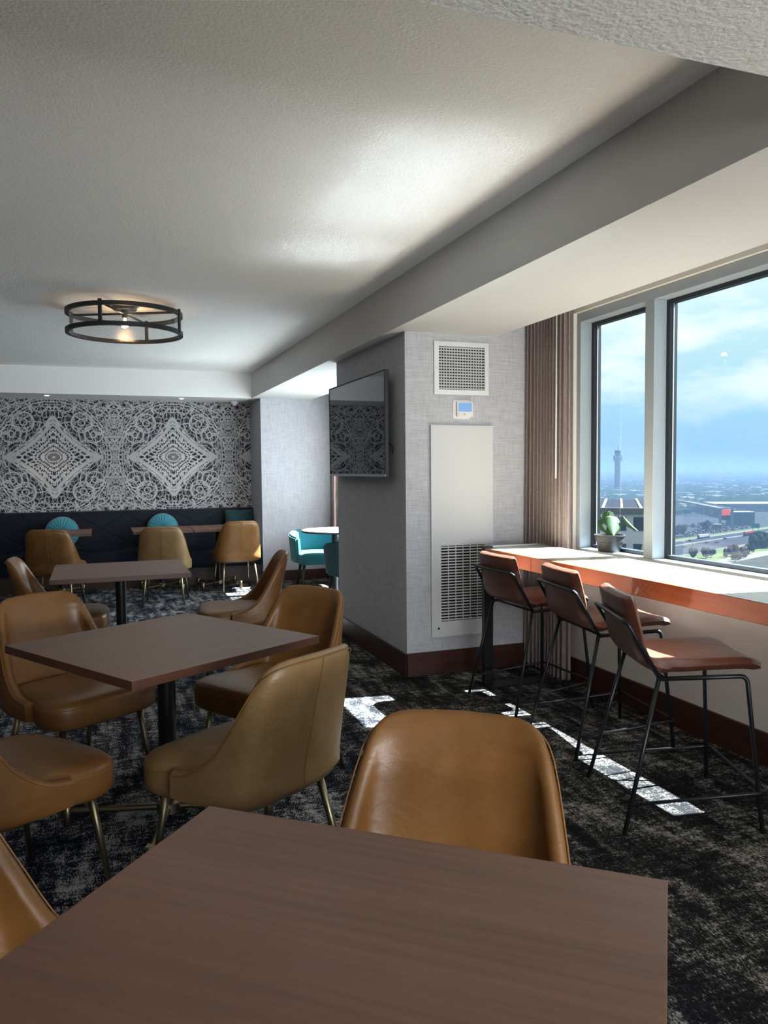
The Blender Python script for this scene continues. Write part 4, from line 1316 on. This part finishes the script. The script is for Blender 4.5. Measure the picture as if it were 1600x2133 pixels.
def truck(label, x, y, m_cab, m_box, L, load=None):
    p = Vector((x, y, 0)); c = hw(p.dot(HU), p.dot(HN))
    t = thing('truck', label, 'truck', (c.x, c.y, GZ+0.3), HA)
    bm = B(); box(bm, L/2-2.4, L/2, -1.2, 1.2, 0.6, 3.1, 0.25); obj('cab', bm, m_cab, t)
    bm = B(); box(bm, -L/2, L/2-2.8, -1.25, 1.25, 1.1, 1.4); obj('bed', bm, M['carglass'], t)
    if load:
        for k in range(load):
            w = (L-3.2)/load
            bm = B(); lathe(bm, [(.5, -w/2), (1.35, -w/2+.5), (1.35, w/2-.5), (.5, w/2)], 14)
            bmesh.ops.rotate(bm, verts=bm.verts, cent=(0, 0, 0), matrix=Matrix.Rotation(PI/2, 3, 'Y'))
            bmesh.ops.translate(bm, verts=bm.verts, vec=(-L/2+w*(k+.5), 0, 2.75)); obj('tank', bm, m_box, t, True, 40)
    else:
        bm = B(); box(bm, -L/2, L/2-2.8, -1.25, 1.25, 1.4, 3.6); obj('cargo_box', bm, m_box, t)
    for k in range(4):
        bm = B(); x0 = -L/2+1.2+k*(L-3)/3
        lathe(bm, [(.5, -1.15), (.5, 1.15)], 12)
        bmesh.ops.rotate(bm, verts=bm.verts, cent=(0, 0, 0), matrix=Matrix.Rotation(PI/2, 3, 'X'))
        bmesh.ops.translate(bm, verts=bm.verts, vec=(x0, 0, 0.5)); obj('wheels', bm, M['carglass'], t)
    return t
truck('bright red tanker truck on the highway near the green road sign', 586, 580, M['truckred'], M['truckred'], 24, 3)
truck('long white box truck in the highway\'s far lanes', 529, 578, CARM[0], M['roofw'], 22)
rnd = random.Random(11)
k = 0
for row in range(9):
    n = 352+row*9.5
    for c in range(34):
        t = 632+row*5+c*7.4
        if k >= 200 or rnd.random() < 0.30: continue
        if abs(t-896) < 20 and abs(n-377) < 20: continue
        q = rnd.choice([0, 0, 0, 1, 1, 2, 2, 3, 4, 5])
        hue = ('white', 'silver', 'black', 'grey', 'dark blue', 'red')[q]
        car(CARS[q], t+rnd.uniform(-.5, .5), n+rnd.uniform(-.4, .4), PI/2+rnd.choice([0, PI]), 'small %s parked car in the lot beyond the highway' % hue, '%s cars parked in the lot beyond the highway' % hue, 0.2)
        k += 1
# pylon sign with a red screen
def pylon():
    c = Vector((640, 666, 0)); a = Vector((0.9, -0.43, 0)).normalized()
    t = thing('pylon_sign', 'tall twin-post roadside sign with a lit red screen beyond the highway', 'sign', (c.x, c.y, GZ))
    def part(name, m, *args, **k):
        o = gbox(name, m, *args, **k); o.data.transform(Matrix.Translation((-c.x, -c.y, -GZ))); o.parent = t; return o
    part('post', M['roofw'], c-a*6.5, a, 2.2, 2.2, 22); part('post', M['roofw'], c+a*6.0, a, 2.4, 2.4, 22)
    part('crossbeam', M['roofw'], c, a, 12, 1.6, 1.2, z=20.8)
    part('screen', M['signred'], c-a*0.4, a, 8.4, 1.2, 6.4, z=14)
    part('lower_panel', M['carglass'], c-a*0.4, a, 8.4, 1.2, 5.0, z=8.6)
pylon()
def building(label, c, a, w, d, h, wall, roof, name='building', rows=0, cols=0, parapet=True, win='bluewin', group=None):
    c = Vector(c); a = Vector((a[0], a[1], 0)).normalized(); q = Vector((-a.y, a.x, 0))
    t = thing(name, label, 'building', (c.x, c.y, GZ), 0, group)
    def part(nm, m, *args, par=t, **k):
        o = gbox(nm, m, *args, **k); o.data.transform(Matrix.Translation((-c.x, -c.y, -GZ))); o.parent = par; return o
    part('wall', M[wall], c, a, w, d, h)
    part('roof', M[roof], c, a, w+0.8, d+0.8, 0.9, z=h)
    for r in range(rows):
        for k in range(cols):
            p = c-q*(d/2+0.12)+a*((k+0.5)/cols-0.5)*w
            part('window', M[win], p, a, w/cols*0.72, 0.3, h/rows*0.5, z=h*(r+0.3)/rows)
    return t, part, c, a, q
building('long tan store building with a white roof behind the red-screen sign', (951, 906, 0), (0.87, -0.49), 170, 70, 11, 'tanwall', 'roofw', rows=1, cols=9)
building('blue glass-fronted low building right of the red-screen sign', (683, 690, 0), (0.9, -0.43), 24, 22, 15, 'bluebldg', 'roofw', rows=2, cols=5)
building('tiny white hut at the foot of the red-screen sign', (617, 655, 0), (0.9, -0.43), 8, 6, 5, 'roofw', 'roofw', rows=1, cols=2)
# terminal with its decks, seen past the plant
def terminal():
    c = Vector((182, 304, 0)); a = Vector((0.80, -0.60, 0))
    t, part, c, a, q = building('big pale terminal building with a slate roof, seen past the potted plant', c, a, 100, 95, 50, 'facade', 'roofd', rows=5, cols=11)
    part('roof_edge', M['roofw'], c-q*48.2, a, 101, 1.2, 2.0, z=49.5)
    for k, z in enumerate((8, 16, 25, 34)):
        part('parking_deck', M['concrete'], c-q*(50+k*-0.2), a, 101, 4, 1.6, z=z)
    for k in range(14):
        part('roof_rib', M['facade'], c+a*(k*7-46), a, 0.8, 94, 0.5, z=50.9)
terminal()
sheet('airport_road', 250, 560, 352, 372, 6, M['concrete'], 1.2)
sheet('airport_road', 250, 560, 384, 398, 12, M['asphalt'], 1.2)
def tower():
    x, y = 1220, 1631
    t = thing('control_tower', 'tall grey airport control tower rising above the horizon', 'tower', (x, y, GZ))
    bm = B(); lathe(bm, [(9.5, 0), (7.8, 30), (7.2, 84)], 20); obj('shaft', bm, M['tower'], t, True, 40)
    bm = B(); lathe(bm, [(7.2, 80), (10.5, 87), (10.5, 94), (8.5, 95)], 20); obj('gallery', bm, M['tower'], t, True, 30)
    bm = B(); lathe(bm, [(6.6, 95), (7.6, 107), (7.8, 109), (7.0, 110)], 20); obj('cab', bm, M['tower'], t, True, 30)
    bm = B(); tube(bm, [(0, 0, 109), (0, 0, 119)], .5, 6); obj('mast', bm, M['tower'], t)
    for s in (-1, 1):
        bm = B(); box(bm, s*11.5-1.2, s*11.5+1.2, -1, 1, 86, 98); obj('antenna_frame', bm, M['tower'], t)
tower()
def overpass():
    A, Bp = Vector((985, 1170, 0)), Vector((770, 795, 0))
    d = (Bp-A).normalized(); L = (Bp-A).length
    c = (A+Bp)/2
    t = thing('overpass', 'pale concrete highway ramp sloping past the parking lot', 'bridge', (c.x, c.y, GZ))
    def part(nm, m, *args, **k):
        o = gbox(nm, m, *args, **k); o.data.transform(Matrix.Translation((-c.x, -c.y, -GZ))); o.parent = t
    part('deck', M['concrete'], c, d, L, 16, 2.2, z=8.5)
    q = Vector((-d.y, d.x, 0))
    part('barrier', M['roofw'], c+q*7.8, d, L, 0.5, 1.2, z=10.7); part('barrier', M['roofw'], c-q*7.8, d, L, 0.5, 1.2, z=10.7)
    for k in range(9): part('pier', M['concrete'], c+d*(L*((k+.5)/9-.5)), d, 2.5, 9, 8.5)
overpass()
def road_sign():
    t = thing('road_sign', 'green overhead road sign beside the highway', 'sign', (617, 603, GZ))
    bm = B(); box(bm, -3.6, 3.6, -.2, .2, 5.2, 9.6); o = obj('board', bm, M['signgreen'], t)
    for s in (-2.4, 2.4):
        bm = B(); tube(bm, [(s, .3, 0), (s, .3, 9)], .25, 6); obj('post', bm, M['concrete'], t)
    t.rotation_euler = (0, 0, -0.8)
road_sign()
# trees near the highway, each with crown and trunk
def crown_mesh(seed, m):
    r = random.Random(seed); bm = B()
    for k in range(9):
        c = Vector((r.uniform(-.55, .55), r.uniform(-.55, .55), r.uniform(.5, 1.0)))
        g = bmesh.ops.create_icosphere(bm, subdivisions=2, radius=r.uniform(.32, .5), matrix=Matrix.Translation(c))
        for v in g['verts']: v.co += (v.co-c)*r.uniform(-.18, .18)
    me = bpy.data.meshes.new('crown'); bm.to_mesh(me); bm.free(); me.materials.append(m); return me
def trunk_mesh():
    bm = B(); tube(bm, [(0, 0, 0), (.02, 0, .35), (0, 0, .8)], [.07, .05, .03], 6)
    me = bpy.data.meshes.new('trunk'); bm.to_mesh(me); bm.free(); me.materials.append(M['bare']); return me
CROWN = {'tree': [crown_mesh(k, M['tree']) for k in range(3)], 'bare': [crown_mesh(10+k, M['bare']) for k in range(3)]}
TRUNK = trunk_mesh()
TREES = [(x, y, h, 'tree', 'dark evergreen tree in the cluster at the window\'s right edge beside the lawn') for x, y, h in ((497, 486, 13), (505, 487, 15), (512, 489, 14), (520, 494, 15), (508, 497, 14), (518, 503, 13))]
TREES += [(x, y, h, 'bare', 'greyish leafless tree in the row between frontage road and lawn') for x, y, h in ((452, 462, 9), (440, 452, 9), (430, 447, 8), (421, 452, 8), (413, 449, 9), (405, 452, 9), (446, 445, 9), (436, 437, 8), (425, 432, 9), (417, 425, 8), (463, 458, 9))]
TREES += [(x, y, h, 'tree', 'round dark tree at the parking lot\'s edge above the highway') for x, y, h in ((606, 660, 11), (598, 652, 10), (533, 618, 11), (541, 621, 10), (524, 613, 10), (549, 628, 9))]
for i, (x, y, h, kind, lab) in enumerate(TREES):
    t = thing('tree', lab, 'tree', (x, y, GZ), i*1.3, {'tree': 'evergreen trees by the highway', 'bare': 'leafless trees by the lawn'}[kind])
    if 'parking' in lab: t['group'] = 'trees at the parking lot'
    t.scale = (h*.46, h*.46, h*.64)
    o = bpy.data.objects.new('crown', CROWN[kind][i % 3]); COL.objects.link(o); o.parent = t
    o = bpy.data.objects.new('trunk', TRUNK); COL.objects.link(o); o.parent = t
# suburbs: far trees and roofs nobody could count
def suburbs():
    r = random.Random(5)
    bm = B(); roofs = B()
    ico = [Vector(v) for v in ((0, 0, 1), (.9, 0, .3), (.28, .86, .3), (-.73, .53, .3), (-.73, -.53, .3), (.28, -.86, .3), (.7, .4, -.5), (-.7, .4, -.5), (0, -.8, -.5))]
    fs = ((0, 1, 2), (0, 2, 3), (0, 3, 4), (0, 4, 5), (0, 5, 1), (1, 6, 2), (2, 6, 7), (2, 7, 3), (3, 7, 4), (4, 7, 8), (4, 8, 5), (5, 8, 6), (5, 6, 1))
    nT = 0
    while nT < 9000:
        d = 760*math.exp(r.uniform(0, 2.35)); az = math.radians(r.uniform(27, 62))
        x, y = d*math.sin(az), d*math.cos(az)
        n = -0.382*x+0.924*y
        if n < 530 and d < 1250: continue
        if d < 1250 and abs((x-880)*0.868-(y-980)*0.497) < 25: continue
        if abs(x-951) < 110 and abs(y-906) < 95: continue
        s = r.uniform(4, 9)*(1+d/4500)
        b = Vector((x, y, GZ+s*.45)); w = r.uniform(1, 2.4)
        vs = [bm.verts.new(b+Vector((p.x*s*w, p.y*s*w, p.z*s*.8))) for p in ico]
        for f in fs: bm.faces.new([vs[k] for k in f])
        nT += 1
    nR = 0
    while nR < 1100:
        d = 820*math.exp(r.uniform(0, 2.25)); az = math.radians(r.uniform(27, 62))
        x, y = d*math.sin(az), d*math.cos(az); n = -0.382*x+0.924*y
        if n < 540 and d < 1250: continue
        if abs(x-951) < 115 and abs(y-906) < 100: continue
        w, l, h = r.uniform(8, 16)*(1+d/2600), r.uniform(9, 26)*(1+d/2600), r.uniform(6, 10)*(1+d/6000)
        a = r.choice([.3, .3+PI/2])+r.uniform(-.1, .1); ca, sa = math.cos(a), math.sin(a)
        P = [(x+ca*sx*l/2-sa*sy*w/2, y+sa*sx*l/2+ca*sy*w/2) for sx, sy in ((-1, -1), (1, -1), (1, 1), (-1, 1))]
        lo = [roofs.verts.new((*p, GZ)) for p in P]; hi = [roofs.verts.new((*p, GZ+h)) for p in P]
        mi = r.choice([0, 0, 1, 2])
        for f in ([hi[0], hi[1], hi[2], hi[3]], *[[lo[j], lo[(j+1) % 4], hi[(j+1) % 4], hi[j]] for j in range(4)]):
            roofs.faces.new(f).material_index = mi
        nR += 1
    tag(obj('suburb_trees', bm, M['tree']), kind='stuff')
    tag(obj('suburb_roofs', roofs, [M['roofw'], M['concrete'], M['tanwall']]), kind='stuff')
suburbs()
# haze hanging over the plain
def haze():
    m = bpy.data.materials.new('distance_haze'); m.use_nodes = True
    nt = m.node_tree; nt.nodes.clear()
    out = nt.nodes.new('ShaderNodeOutputMaterial')
    RHO = 1/2600
    sc = nt.nodes.new('ShaderNodeVolumeScatter'); sc.inputs['Color'].default_value = (0.076, 0.118, 0.178, 1); sc.inputs['Density'].default_value = RHO; sc.inputs['Anisotropy'].default_value = 0.0
    ab = nt.nodes.new('ShaderNodeVolumeAbsorption'); ab.inputs['Color'].default_value = (0.050, 0.092, 0.155, 1); ab.inputs['Density'].default_value = RHO
    ad = nt.nodes.new('ShaderNodeAddShader')
    nt.links.new(sc.outputs[0], ad.inputs[0]); nt.links.new(ab.outputs[0], ad.inputs[1]); nt.links.new(ad.outputs[0], out.inputs['Volume'])
    bm = B(); box(bm, 120, 26000, 150, 28000, GZ-1, 30)
    tag(obj('haze', bm, m), kind='stuff')
haze()
